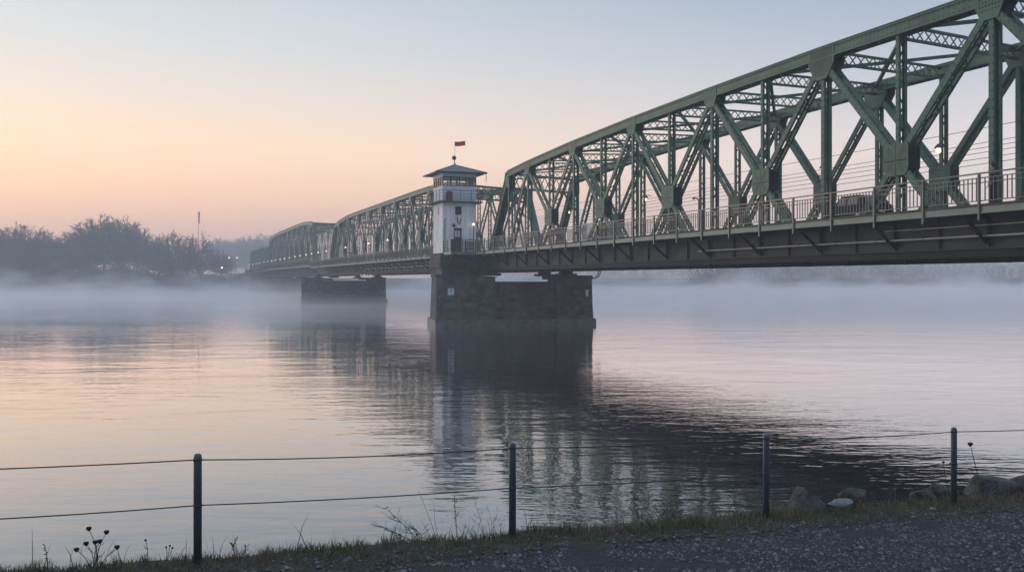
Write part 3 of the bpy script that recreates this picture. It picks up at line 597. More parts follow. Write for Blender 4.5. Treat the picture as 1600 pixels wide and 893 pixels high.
# ------------------------------------------------------------------ cars
def vehicle(name, label, loc, rz, paint, L, Wd, H, van=False):
    """nose at +y; section profile extruded across with tumblehome"""
    t = thing(name, label, 'van' if van else 'car', loc, rz)
    hw = Wd / 2
    if van: prof = [(-L / 2, .45), (-L / 2, H - .12), (-L / 2 + .15, H), (L * .22, H), (L * .36, H * .62), (L / 2 - .05, H * .5), (L / 2, .45), (L / 2 - .1, .28), (-L / 2 + .1, .28)]
    else: prof = [(-L / 2, .5), (-L / 2 + .04, .92), (-L / 2 + .25, 1.0), (-L / 2 + .62, H - .04), (-L / 2 + .85, H), (L * .08, H), (L * .25, H * .66), (L * .44, H * .6), (L / 2 - .02, .6), (L / 2, .4), (L / 2 - .15, .26), (-L / 2 + .12, .28)]
    m = MB(); n = len(prof); vs = []
    for s in (-1, 1):
        for (y, z) in prof: vs.append((s * (hw - max(0, z - .9) * .22), y, z))
    m.add(vs, [tuple(range(n)), tuple(range(2 * n - 1, n - 1, -1))] + [(i, i + n, (i + 1) % n + n, (i + 1) % n) for i in range(n)])
    m.build('body', M[paint], t)
    for s in (-1, 1):
        z0 = H * .66; x0 = s * (hw - (z0 - .9 if z0 > .9 else 0) * .22 + .006); x1 = s * (hw - (H - .1 - .9) * .22 + .008)
        ys = [(-L * .3, -L * .06), (-L * .04, L * .16)] if not van else [(L * .02, L * .22)]
        for (ya, yb) in ys:
            m = MB(); m.prism([(x0, ya, z0), (x0, yb, z0), (x1, yb - .12, H - .1), (x1, ya + .08, H - .1)], (s * .008, 0, 0)); m.build('side_window', M['carglass'], t)
    y = -L / 2; m = MB()
    if van: m.prism([(-hw + .3, y - .012, H * .55), (hw - .3, y - .012, H * .55), (hw - .38, y - .012, H - .2), (-hw + .38, y - .012, H - .2)], (0, .01, 0))
    else: m.prism([(-hw + .2, y + .27, 1.05), (hw - .2, y + .27, 1.05), (hw - .3, y + .57, H - .1), (-hw + .3, y + .57, H - .1)], (0, -.02, .005))
    m.build('rear_window', M['carglass'], t)
    m = MB(); a, b = L * .12 if not van else L * .24, L * .25 if not van else L * .355
    za, zb = (H - .03, H * .68) if not van else (H - .06, H * .65)
    m.prism([(-hw + .3, a, za), (hw - .3, a, za), (hw - .2, b, zb), (-hw + .2, b, zb)], (0, .02, .03)); m.build('windscreen', M['carglass'], t)
    for s in (-1, 1):
        m = MB(); m.box(s * (hw - .2) - .12, s * (hw - .2) + .12, y - .02, y + .03, .7, .9); m.build('tail_light', M['tail'], t)
        m = MB(); m.box(s * (hw - .25) - .14, s * (hw - .25) + .14, L / 2 - .1, L / 2 + .012, .56, .68); m.build('headlight', M['white'], t)
        for yy in (-L * .3, L * .31):
            w = MB()
            pts = [(.0, 0)] ; w.tube([(s * (hw - .2), yy, .32), (s * (hw + .01), yy, .32)], .32, 14); wo = w.build('wheel', M['rubber'], t)
            w = MB(); w.tube([(s * (hw + .005), yy, .32), (s * (hw + .02), yy, .32)], .18, 10); w.build('rim', M['pipe'], wo)
    m = MB(); m.box(-.26, .26, y - .03, y - .013, .55, .66); m.build('number_plate', M['white'], t)
    return t
vehicle('parked_car', 'dark car on the bridge deck behind the railing near the hooked post', bw(54.9, 2.3, 8.04), TH, 'carpaint', 3.7, 1.75, 1.5)
vehicle('delivery_van', 'pale lilac grey van seen through the railing at mid span', bw(89., 2.4, 8.04), TH, 'vanpaint', 4.8, 1.9, 1.95, True)

# ------------------------------------------------------------------ people
def skin(name, pts, edges, material, parent, sub=2):
    me = bpy.data.meshes.new(name); me.from_pydata([p[:3] for p in pts], edges, []); me.materials.append(material)
    o = bpy.data.objects.new(name, me); C.objects.link(o); o.parent = parent
    md = o.modifiers.new('skin', 'SKIN'); md.use_smooth_shade = True
    for i, p in enumerate(pts): me.skin_vertices[0].data[i].radius = (p[3], p[4] if len(p) > 4 else p[3])
    me.skin_vertices[0].data[0].use_root = True
    s = o.modifiers.new('sub', 'SUBSURF'); s.levels = s.render_levels = sub
    return o
def person(label, loc, rz, coat, trousers, stride, bag=False, long=False):
    """faces +y"""
    t = thing('person', label, 'person', loc, rz); k = stride
    B = [(0, 0, .94, .13, .1), (0, 0, 1.12, .12, .09), (0, 0, 1.32, .155, .1), (0, 0, 1.43, .1, .08), (0, .01, 1.5, .055), (0, .02, 1.58, .07, .085), (0, .02, 1.66, .075, .095), (0, .015, 1.72, .05, .06)]
    E = [(i, i + 1) for i in range(7)]
    def limb(start, chain):
        p = start
        for c in chain: B.append(c); E.append((p, len(B) - 1)); p = len(B) - 1
    for s in (-1, 1):
        limb(0, [(s * .1, 0, .88, .09), (s * .1, s * k * .18 + .03, .5, .06), (s * .1, s * k * .28 - .02, .1, .04), (s * .1, s * k * .28 + .12, .04, .035)])
        limb(2, [(s * .19, 0, 1.38, .06), (s * .24, -s * k * .1 - .02, 1.12, .045), (s * .24, -s * k * .2 + .1, .9, .035), (s * .24, -s * k * .22 + .16, .82, .03)])
    skin('body', B, E, M['skin'], t)
    for s in (-1, 1):
        for f_ in range(4):
            m = MB(); x = s * (.225 + .012 * f_); y0 = -s * k * .22 + .17
            m.tube([(x, y0, .81), (x, y0 + .03, .775), (x, y0 + .03, .74 + .004 * abs(f_ - 1)), (x, y0 + .012, .725)], .008, 5); m.build('finger', M['skin'], t, True)
        m = MB(); y0 = -s * k * .22 + .17; m.tube([(s * .215, y0, .83), (s * .2, y0 + .03, .8), (s * .2, y0 + .045, .77)], .009, 5); m.build('thumb', M['skin'], t, True)
    hem = .62 if long else .84
    P = [(0, 0, 1.1, .16, .125), (0, 0, 1.3, .18, .13), (0, 0, 1.42, .12, .1), (0, 0, 1.48, .07, .07), (0, 0, .92, .17, .14), (0, 0, hem, .19, .16)]; Q = [(0, 1), (1, 2), (2, 3), (0, 4), (4, 5)]
    for s in (-1, 1):
        P += [(s * .19, 0, 1.39, .075), (s * .245, -s * k * .1 - .02, 1.12, .062), (s * .245, -s * k * .2 + .09, .92, .05)]; n = len(P); Q += [(1, n - 3), (n - 3, n - 2), (n - 2, n - 1)]
    skin('coat', P, Q, M[coat], t)
    P = [(0, 0, .93, .14, .12)]; Q = []
    for s in (-1, 1):
        P += [(s * .1, 0, .86, .1), (s * .1, s * k * .18 + .03, .5, .075), (s * .1, s * k * .28 - .02, .09, .06)]; n = len(P); Q += [(0, n - 3), (n - 3, n - 2), (n - 2, n - 1)]
    skin('trousers', P, Q, M[trousers], t)
    for s in (-1, 1):
        m = MB(); y = s * k * .28; m.box(s * .1 - .045, s * .1 + .045, y - .07, y + .2, 0, .08); m.build('shoe', M['rubber'], t)
    m = MB(); m.lathe((0, -.005, 1.66), [(.085, -.06), (.1, 0), (.09, .07), (.04, .115)], 10); m.build('hair', M['hair'], t, True)
    if bag:
        m = MB(); m.lathe((0, -.2, 1.08), [(.08, 0), (.15, .05), (.15, .3), (.07, .42)], 10)
        o = m.build('rucksack', M['navy'], None, True); o.location = V(loc); o.rotation_euler = (0, 0, rz); tag(o, 'small dark rucksack on the back of the grey blue walker', 'bag')
    return t
person('person in a long navy coat standing on the footway at far right', bw((39.3 + 1.35 * st) / ct, -1.35, 8.03), TH + R(60), 'navy', 'navy', .15, long=True)
person('person in grey blue clothes walking on the footway near the left end', bw((83. + 1.35 * st) / ct, -1.35, 8.03), TH + R(180), 'bluegrey', 'bluegrey', .9, bag=True)

# ------------------------------------------------------------------ shore
PS = V((-2.60, 7.94)); EX, EY = .920, .3915
def sr(s, r): return PS.x + EX * s - EY * r, PS.y + EY * s + EX * r
def base(s): return 2.666 - .0345 * max(-30, min(s, 40))
def gh(s, r):
    x, y = sr(s, r); z = base(s) + .03 * N.noise(V((x * 1.3, y * 1.3, 0))) + .012 * N.noise(V((x * 5, y * 5, 3)))
    cr = .16 + .1 * N.noise(V((s * .8, 0, 7)))
    if r > cr: z -= min(5.2, (r - cr) ** 1.2 * .95) + .12 * N.noise(V((x * 2, y * 2, 9))) * min(1, r - cr)
    if r < -.45: z -= .02
    return z
def edge(s): return -.47 + .12 * N.noise(V((s * 1.1, 3, 0))) + .06 * N.noise(V((s * 4, 1, 0)))
def grid_mesh(ss, rs, fz, name, m_):
    m = MB(); nr = len(rs)
    vs = []
    for s in ss:
        for r in rs: vs.append(fz(s, r))
    m.add(vs, [(i * nr + j, (i + 1) * nr + j, (i + 1) * nr + j + 1, i * nr + j + 1) for i in range(len(ss) - 1) for j in range(nr - 1)])
    return m.build(name, m_, None, True)
def frange(a, b, st_): return [a + i * st_ for i in range(int(round((b - a) / st_)) + 1)]
M['soil'] = mat('soil', (.05, .042, .03), .95, var=.45, scale=6, col2=(.024, .026, .014), bump=.8, bscale=30)
def gravel_mat():
    m = mat('gravel', (.03, .0315, .035), .9, var=.4, scale=2.5)
    nt = m.node_tree; b = nt.nodes['Principled BSDF']; old = b.inputs['Base Color'].links[0].from_socket; L = nt.links.new
    tc = nt.nodes.new('ShaderNodeTexCoord'); vo = nt.nodes.new('ShaderNodeTexVoronoi'); vo.inputs['Scale'].default_value = 42; L(tc.outputs['Object'], vo.inputs['Vector'])
    cr = nt.nodes.new('ShaderNodeValToRGB'); cr.color_ramp.elements[0].color = (.35, .35, .38, 1); cr.color_ramp.elements[1].color = (1.5, 1.45, 1.4, 1); L(vo.outputs['Color'], cr.inputs['Fac'])
    mx = nt.nodes.new('ShaderNodeMixRGB'); mx.blend_type = 'MULTIPLY'; mx.inputs[0].default_value = 1; L(old, mx.inputs[1]); L(cr.outputs[0], mx.inputs[2]); L(mx.outputs[0], b.inputs['Base Color'])
    bp = nt.nodes.new('ShaderNodeBump'); bp.inputs['Strength'].default_value = 1; bp.inputs['Distance'].default_value = .03; bp.invert = True; L(vo.outputs['Distance'], bp.inputs['Height']); L(bp.outputs[0], b.inputs['Normal'])
    return m
M['gravel'] = gravel_mat()
ss = frange(-90, -8, 4) + frange(-7.8, 16, .14) + frange(18, 110, 4)
rs = frange(-60, -8, 4) + frange(-7, -2, .5) + frange(-1.9, 1.6, .1) + frange(1.8, 8, .4)
o = grid_mesh(ss, rs, lambda s, r: (*sr(s, r), gh(s, r)), 'ground', M['soil']); tag(o, 'earth river bank under grass and gravel', 'ground', kind='structure')
rs2 = [-60, -30, -14, -8] + frange(-7, -1, .25)
def gp(s, k):
    e = edge(s); r = e + k; 
    return (*sr(s, r), gh(s, r) + (.006 if k < -.05 else -.012))
ks = [-59, -30, -14, -8] + frange(-7, -1.5, .25) + frange(-1.4, 0, .1)
o = grid_mesh(ss, ks, gp, 'gravel_path', M['gravel']); tag(o, 'grey gravel path along the bank', 'path', kind='structure')
# loose stones lying on the path
def pebble(m, x, y, z, r, mi):
    a = rnd.random() * 6.28; e = rnd.uniform(.6, 1.); h = r * rnd.uniform(.45, .8); c, s = math.cos(a) * r, math.sin(a) * r
    j = lambda: rnd.uniform(.75, 1.2)
    m.add([(x + c * j(), y + s * j(), z), (x - s * e * j(), y + c * e * j(), z + h * .1), (x - c * j(), y - s * j(), z), (x + s * e * j(), y - c * e * j(), z - h * .1), (x + c * .2, y - s * .2, z + h), (x, y, z - h)], [(0, 1, 4), (1, 2, 4), (2, 3, 4), (3, 0, 4), (1, 0, 5), (2, 1, 5), (3, 2, 5), (0, 3, 5)], mi)
m = MB(); PM = [mat('pebble_grey', (.112, .116, .127), .85, var=.2), mat('pebble_dark', (.03, .032, .037), .85, var=.2), mat('pebble_pale', (.2, .2, .205), .85, var=.2), mat('pebble_brown', (.11, .09, .075), .85, var=.2)]
for i in range(64000):
    s = rnd.uniform(-3.5, 12.5); k = -abs(rnd.gauss(0, 1.6)) if i % 3 else rnd.uniform(-4.2, .1)
    if i % 30 == 0: k = rnd.uniform(0, .35)
    if k < -5: continue
    r = edge(s) + k; x, y = sr(s, r)
    if N.noise(V((x * 2.2, y * 2.2, 5))) < -.28 and k > -1: continue
    pebble(m, x, y, gh(s, r) + .006, min(.035, .008 + rnd.expovariate(1 / .0052)), rnd.choice((0, 0, 0, 1, 1, 1, 1, 3, 0, 1, 2)) if rnd.random() < .97 else 2)
o = m.build('loose_gravel', PM); tag(o, 'loose grey stones scattered over the gravel path', 'gravel', kind='stuff')
# grass
GM = [mat('grass_olive', (.115, .105, .045), .8, var=.3, scale=3), mat('grass_green', (.08, .098, .036), .8, var=.3, scale=3), mat('grass_straw', (.2, .16, .09), .85, var=.3, scale=3)]
m = MB()
for i in range(46000):
    s = rnd.uniform(-5, 13); x0, y0 = sr(s, 0)
    lo = edge(s) - .06; r = rnd.uniform(lo, .55) if i % 4 else rnd.gauss(.02, .14)
    if i % 60 == 0: r = edge(s) - rnd.uniform(0, .7)
    x, y = sr(s, r); d = N.noise(V((x * 1.6, y * 1.6, 2))); tuft = N.noise(V((x * 6, y * 6, 4)))
    if tuft < -.04 + (-.3 if d > 0 else 0) and i % 4: continue
    z = gh(s, r) - .01; front = max(0, min(1, (r - lo) / .35))
    h = (.014 + .033 * front * (1 + tuft)) * rnd.uniform(.5, 1.5) * (1.25 if r > .0 else 1)
    if s > 3.4 and s < 6.2 and r > -.1: h *= 1.35
    if rnd.random() < .02 and r > -.1: h *= rnd.uniform(2, 4.2)
    a = rnd.random() * 6.28; w = rnd.uniform(.0022, .0045); lean = rnd.uniform(.1, .9) * h; b = rnd.random() * 6.28
    dx, dy = math.cos(a) * w, math.sin(a) * w; lx, ly = math.cos(b) * lean, math.sin(b) * lean
    mi = 2 if rnd.random() < .4 - .3 * d else (1 if d > 0 else 0)
    m.add([(x - dx, y - dy, z), (x + dx, y + dy, z), (x + dx * .7 + lx * .4, y + dy * .7 + ly * .4, z + h * .6), (x - dx * .7 + lx * .4, y - dy * .7 + ly * .4, z + h * .6), (x + lx, y + ly, z + h)], [(0, 1, 2, 3), (3, 2, 4)], mi)
o = m.build('grass', GM); tag(o, 'short dull green grass strip along the bank edge', 'grass', kind='stuff')

m = MB()
for i in range(260):
    s = rnd.uniform(-3, 12); r = rnd.gauss(-.7, .7)
    if r > .1 or r < -3.5: continue
    x, y = sr(s, r); z = gh(s, r) + .012; a = rnd.random() * 6.28; l = rnd.uniform(.012, .03); c, d = math.cos(a) * l, math.sin(a) * l; u = rnd.uniform(.002, .014)
    m.add([(x - c, y - d, z), (x + d * .5, y - c * .5, z + u), (x + c, y + d, z + u * .6), (x - d * .5, y + c * .5, z + u * .2)], [(0, 1, 2), (0, 2, 3)], rnd.choice((0, 0, 1)))
o = m.build('leaf_litter', [mat('brown_leaf', (.055, .034, .02), .8), mat('dark_leaf', (.02, .015, .012), .8)]); tag(o, 'scattered dead brown leaves on path and grass', 'leaf litter', kind='stuff')
# fence
fence = thing('wire_fence', 'low two wire fence on slim blue grey posts along the bank', 'fence', (0, 0, 0))
PSX = [-2.83, 0, 2.83, 5.76, 8.455, 11.3, 14.1]; tops = []
for i, s in enumerate(PSX):
    x, y = sr(s, 0); z = base(s); hgt = .9
    m = MB(); m.lathe((x, y, z - .25), [(.034, 0), (.034, .25 + hgt - .03), (.030, .25 + hgt - .01), (.016, .25 + hgt)], 14); p = m.build('post', M['post'], fence, True)
    for hh in (.848, .472):
        m = MB(); m.lathe((x, y, z + hh - .012), [(.0345, 0), (.0375, .004), (.0375, .02), (.0345, .024)], 12); m.build('wire_clip', M['dark'], p)
    tops.append((x, y, z))
for hh in (.848, .472):
    m = MB(); pts = []
    for i in range(len(tops) - 1):
        a, b = V(tops[i]), V(tops[i + 1]); sag = .012 + .018 * rnd.random()
        for k in range(10): u = k / 10; pts.append(a.lerp(b, u) + V((0, 0, hh - sag * 4 * u * (1 - u))))
    pts.append(V(tops[-1]) + V((0, 0, hh))); m.tube(pts, .0054, 5); m.build('wire', M['wire'], fence, True)

# rocks
def rock(label, s, r, sx, sy, sz, seed, rz=0., dz=0., mt='rock', peak=0., planes=()):
    m = MB(); n1, n2 = 30, 19; vs = []; rk = random.Random(int(seed * 10)); cuts = [(V((rk.gauss(0, 1), rk.gauss(0, 1), rk.gauss(.1, .7))).normalized(), rk.uniform(.6, .85)) for _ in range(7)] + [(V(q[:3]).normalized(), q[3]) for q in planes]
    for i in range(n2):
        ph = math.pi * i / (n2 - 1)
        for j in range(n1):
            th = 2 * math.pi * j / n1; d = V((math.sin(ph) * math.cos(th), math.sin(ph) * math.sin(th), math.cos(ph)))
            k = 1 + .34 * N.noise(d * 1.3 + V((seed, 0, 0))) + .13 * N.noise(d * 3.5 + V((0, seed, 0))) + .08 * N.noise(d * 9 + V((0, 0, seed))) + .05 * N.noise(d * 19 + V((seed, 0, 0)))
            q = d * k
            for pn, pc in cuts:
                e = q.dot(pn) - pc
                if e > 0: q = q - pn * e * .92
            vs.append((q.x * sx, q.y * sy, q.z * sz * (1 + peak * (1 - abs(q.x)) if q.z > 0 else 1)))
    m.add(vs, [(i * n1 + j, (i + 1) * n1 + j, (i + 1) * n1 + (j + 1) % n1, i * n1 + (j + 1) % n1) for i in range(n2 - 1) for j in range(n1)])
    o = m.build('rock', M[mt], None, True); x, y = sr(s, r); o.location = (x, y, base(s) + dz); o.rotation_euler = (0, 0, rz)
    return tag(o, label, 'rock', 'rocks along the bank')
rock('pointed grey boulder just right of the third fence post', 6.62, .36, .27, .2, .26, 1.3, .4, .02, planes=((-.8, -.1, .6, .42), (.62, -.1, .78, .46), (-.1, -.8, .6, .5)))
rock('flat dark stone at the foot of the pointed boulder', 6.1, .3, .2, .13, .08, 5.1, .3, .0)
rock('low wide dark rock in the middle between the two right hand posts', 7.5, .62, .24, .14, .08, 8.2, .5, .02)
rock('small pale stone lying on the grass beside the pointed boulder', 7.0, .22, .2, .1, .06, 3.7, .3, .03, 'palerock')
rock('rounded rock immediately left of the rightmost fence post', 8.35, .38, .2, .13, .09, 11.9, .5, .02)
rock('big dark boulder at the right edge behind the dry stalk', 9.55, .45, .38, .27, .22, 14.4, .35, .05, planes=((-1, 0, .15, .62), (.22, -.1, .97, .52), (-.2, -.9, .3, .55)))
rock('dark rock cut by the right frame edge beside the big boulder', 10.3, .55, .34, .22, .13, 17.2, .5, .02)
rock('tiny pale flat stone on the grass between the right hand posts', 7.9, -.2, .055, .035, .022, 21.0, .4, .02, 'palerock')
rock('small grey rock at the bank foot right of the rightmost post', 8.85, .55, .2, .16, .1, 24.0, .2, .0)

# dry plants
def plant(name, label, cat, s, r, stems, group='dry plants on the bank edge', heads='ball', hr=.018, mat_='stem', rad=.0032, branch=0, blen=.1, hm='head'):
    """stems: list of (dx along fence, height, lean-dx, curve)"""
    x, y = sr(s, r); z = gh(s, r) - .03
    t = thing(name, label, cat, (x, y, z), math.atan2(EY, EX), group); rr = random.Random(int(s * 100) + 5)
    for (dx, h, lx, cv) in stems:
        pts = [V((dx + lx * u + cv * math.sin(u * 3) * .03, .04 * math.sin(u * 2 + dx * 20), h * u)) for u in (0, .2, .4, .6, .8, 1)]
        m = MB(); m.tube(pts, rad * 1.2, 5, rad * .7)
        for b in range(branch):
            u = rr.uniform(.25, .98); p = pts[0].lerp(pts[-1], u) + V((cv * math.sin(u * 3) * .03, 0, 0)); sg = rr.choice((-1, 1)); l = blen * rr.uniform(.4, 1.2) * (1.25 - u * .7)
            q = p + V((sg * l * .7 + lx * .2, rr.uniform(-.4, .4) * l, l * rr.uniform(.3, .9))); m.tube([p, p.lerp(q, .5) + V((0, 0, -.005)), q], rad * .75, 4, rad * .35)
            for _ in range(2):
                p2 = p.lerp(q, rr.uniform(.4, .9)); m.tube([p2, p2 + V((sg * l * rr.uniform(-.1, .35), rr.uniform(-.2, .2) * l, l * rr.uniform(.15, .4)))], rad * .5, 4, rad * .25)
        m.build('stem', M[mat_], t, True)
        m = MB(); e = pts[-1]
        if heads == 'ball': m.lathe(e, [(hr * .3, -hr), (hr * 1.0, -.3 * hr), (hr * 1.25, .5 * hr), (hr * .9, .9 * hr)], 8)
        elif heads == 'spike':
            for k in range(9): m.ball(pts[-1].lerp(pts[2], k / 9) + V((rr.uniform(-.01, .01), rr.uniform(-.01, .01), 0)), hr * rr.uniform(.4, .8), 6)
        elif heads == 'leaf':
            for k in range(16):
                p = pts[0].lerp(pts[-1], rr.uniform(.15, 1)); d = V((rr.uniform(-1, 1), rr.uniform(-1, 1), rr.uniform(-.3, .8))).normalized(); q = d.orthogonal().normalized()
                l = hr * rr.uniform(1, 2.4); m.add([p, p + d * l + q * l * .3, p + d * l * 1.8, p + d * l - q * l * .3], [(0, 1, 2, 3)])
        else: continue
        m.build('seed_head' if heads != 'leaf' else 'withered_leaf', M[hm], t, heads == 'ball')
    return t
plant('seedhead_weed', 'clump of dry stalks with round black seed heads left of the leftmost post', 'dry weed', -.78, .12, [(0, .33, -.05, 1), (.02, .29, .07, -1), (-.02, .21, -.05, 1), (0, .215, .0, .5), (.01, .22, .03, -1), (-.04, .17, -.1, 1), (.05, .165, .12, -1)], branch=2, blen=.05)
plant('spike_weed', 'single thin dry spike of seeds at the far left of the grass', 'dry weed', -1.13, .1, [(0, .23, -.02, .4)], heads='spike', hr=.008)
plant('bud_weed', 'short dry stalk with one small bud left of the leftmost post', 'dry weed', -.4, .1, [(0, .2, .0, .6)], hr=.009, branch=3, blen=.05)
plant('bud_weed', 'short stalk with a bunch of tiny round buds beside the leftmost post', 'dry weed', -.26, .1, [(0, .14, .02, .6), (.01, .15, .04, .3), (.01, .13, .06, .3)], hr=.008)
plant('feather_weed', 'small feathery dry weed right of the leftmost post', 'dry weed', .32, .14, [(0, .15, -.04, 1), (.01, .19, .01, -1), (.03, .12, .05, 1)], heads='spike', hr=.007, branch=4, blen=.05)
plant('leafy_shrub', 'leaning twiggy shrub with withered leaves left of the second post', 'shrub', 2.0, .2, [(.0, .36, -.34, .6), (-.04, .2, -.36, 1), (.02, .16, -.1, 1)], heads='leaf', hr=.009, branch=16, blen=.13, rad=.0024)
plant('tall_grass', 'two long bare leaning grass stems left of the second post', 'tall grass', 2.16, .2, [(.0, .5, -.18, .4), (.02, .38, -.05, -.3), (-.05, .22, -.1, .2)], heads=None, rad=.002)
plant('upright_weed', 'dark upright dry stalk in front of the tower reflection', 'dry weed', 2.36, .22, [(0, .46, -.02, .2)], heads='spike', hr=.007, branch=9, blen=.05, rad=.0035)
plant('arching_weed', 'tangle of fine arching dry stalks just left of the second post', 'dry weed', 2.62, .22, [(0, .25, -.14, 2), (.01, .4, -.1, 1), (.05, .3, .1, 1), (-.1, .18, -.1, 1), (.1, .36, -.08, 1), (-.15, .2, .1, .5), (-.2, .24, .05, .5), (.14, .2, .03, .5)], heads=None, branch=4, blen=.1, rad=.0018)
plant('reddish_stalk', 'faint reddish dry stalk right of the second post', 'dry weed', 3.32, .2, [(0, .33, .01, .4), (.02, .22, .03, .4)], heads=None, branch=6, blen=.06, rad=.0018)
plant('bare_shrub', 'dense dark bare shrub between the second and third posts', 'shrub', 4.62, .34, [(0, .38, -.22, 1), (.02, .42, -.1, -1), (.05, .34, -.04, 1), (.0, .26, -.26, .6), (.07, .3, .02, .5), (.1, .24, .1, .5)], heads=None, branch=18, blen=.14, rad=.0022, mat_='head')
plant('dry_grass', 'thin pale dry grass stems right of the third post', 'tall grass', 6.0, .16, [(0, .24, -.05, .8), (.06, .2, .02, .8), (.03, .3, -.1, 1)], heads=None, rad=.0014)
plant('seed_stalk', 'tall leaning stalk with one black seed head above the big boulder', 'dry weed', 9.45, .4, [(0, .84, -.24, .5)], hr=.026, rad=.006)
plant('seed_stalk', 'short stalk with a black seed head right of the rightmost post', 'dry weed', 8.9, .4, [(0, .6, .0, .2)], rad=.005, hr=.022, branch=2, blen=.08)
plant('seed_stalk', 'bent stalk with a small seed head touching the rightmost post', 'dry weed', 8.88, .36, [(0, .6, -.16, -.6)], rad=.005, hr=.014, branch=2, blen=.06)
plant('reed_tuft', 'small green grass tuft by the low wide rock', 'tall grass', 7.68, .36, [(-.04, .18, -.06, .5), (0, .2, .0, .5), (.03, .17, .05, .5), (.05, .14, .08, .5), (-.02, .15, -.03, 1)], heads=None, rad=.004, mat_='stem')

# ------------------------------------------------------------------ far bank, woods
def fb(a, b):
    h = -1.5 + 5.0 * max(0, min(1, (a - 428) / 16)) + 2.5 * max(0, min(1, (a - 470) / 120)) + .5 * N.noise(V((a * .05, b * .05, 0)))
    e = max(0, min(1, 1 - (abs(b - 5.8) - 9) / 14)); e2 = max(0, min(1, (a - 424) / 6)); 
    return max(h, -1.5 + (9.5 * e * e2)) if e > 0 else h
aa = frange(422, 452, 3) + frange(460, 940, 12); bb = frange(-420, -30, 10) + frange(-26, 40, 3) + frange(48, 640, 12)
m = MB(); nb = len(bb); m.add([bw(a, b, fb(a, b)) for a in aa for b in bb], [(i * nb + j, (i + 1) * nb + j, (i + 1) * nb + j + 1, i * nb + j + 1) for i in range(len(aa) - 1) for j in range(nb - 1)])
M['bankgrass'] = mat('far_bank_grass', (.06, .06, .04), .95, var=.4, scale=.1)
o = m.build('far_bank', M['bankgrass'], None, True); tag(o, 'low far bank of the river behind the mist', 'river bank', kind='structure')

def tree_parts(seed, H, wid, low=.3, dens=1., fan=.5):
    """bare tree: limbs curve out of the trunk to a domed shell, each ending in sprays of twigs"""
    r_ = random.Random(seed); T = MB(); K = MB(); cz = H * .56; rx = H * wid; rz = H * .44
    T.tube([(0, 0, -1), (r_.uniform(-.2, .2), 0, H * .15), (r_.uniform(-.3, .3), .1, H * .35), (r_.uniform(-.4, .4), 0, H * .55)], H * .017, 6, H * .009)
    lob = [(V((r_.gauss(0, 1), r_.gauss(0, 1), r_.uniform(-.2, 1))).normalized(), r_.uniform(.12, .3)) for _ in range(7)]
    n = int(70 * dens)
    for i in range(n):
        z = 1 - 1.55 * (i + .5) / n; a = i * 2.39996 + r_.uniform(-.3, .3); q = math.sqrt(max(0, 1 - z * z)); d = V((q * math.cos(a), q * math.sin(a), z))
        k = r_.uniform(.72, .98) + sum(w * max(0, d.dot(l)) ** 6 for l, w in lob) * .5 - .06
        tip = V((d.x * rx * k, d.y * rx * k, cz + d.z * rz * k))
        s0 = V((0, 0, H * (low * .8 + (fan - low * .8) * max(0, min(1, (tip.z / H - .2) / .7)) * r_.uniform(.6, 1))))
        c = s0.lerp(tip, .5) + V((d.x, d.y, 0)) * rx * .12 + V((0, 0, H * r_.uniform(-.02, .07)))
        pts = [s0.lerp(c, u).lerp(c.lerp(tip, u), u) + V((r_.gauss(0, .12), r_.gauss(0, .12), r_.gauss(0, .12))) for u in (0, .25, .5, .75, 1)]
        K.tube(pts, H * .0055, 4, .05)
        for j in range(15):
            u = r_.uniform(.4, 1.); i0 = min(3, int(u * 4)); p = pts[i0].lerp(pts[i0 + 1], u * 4 - i0); v = (d * .6 + V((r_.gauss(0, .6), r_.gauss(0, .6), r_.gauss(.35, .5)))).normalized(); L1 = H * r_.uniform(.05, .12); e = p + v * L1
            s_ = v.orthogonal().normalized() * .09; K.add([p - s_, p + s_, e], [(0, 1, 2)])
            for _ in range(9):
                p2 = p.lerp(e, r_.uniform(.2, 1)); v2 = (v + V((r_.gauss(0, .6), r_.gauss(0, .6), r_.gauss(.2, .5)))).normalized(); s_ = v2.orthogonal().normalized(); s_.rotate(__import__('mathutils').Quaternion(v2, r_.random() * 6.28)); s_ = s_ * .06; e2 = p2 + v2 * H * r_.uniform(.02, .06); K.add([p2 - s_, p2 + s_, e2], [(0, 1, 2)])
    return T.build('trunk', M['bark']), K.build('crown', M['twig'])
protos = [tree_parts(11, 20, .36), tree_parts(23, 20, .42, .28, 1.2), tree_parts(37, 20, .3, .25, .7, .45), tree_parts(41, 20, .46, .2, 1.4)]
used = set()
def tree(label, px, top, a, k, wide=1., group='bare trees on the wooded far bank'):
    """stand a tree where the bank line a meets the sight line of photo column px; height from its top row"""
    kx = (px - 800) / F                                       # X = kx * Z
    # X = X0 - a st + b ct ; Z = a ct + b st
    b = (kx * a * ct - X0 + a * st) / (ct - kx * st); p = bw(a, b, 0); p.z = max(.3, fb(a, b)) - .3
    H = (HOR - top) / F * p.y + CAMH - p.z
    t = thing('bare_tree', label, 'tree', p, rnd.random() * 6.28, group); sc = H / 20.2
    t.scale = (sc * wide, sc * wide, sc)
    for q in protos[k]:
        if k in used: o = q.copy(); C.objects.link(o)
        else: o = q
        o.parent = t
    used.add(k)
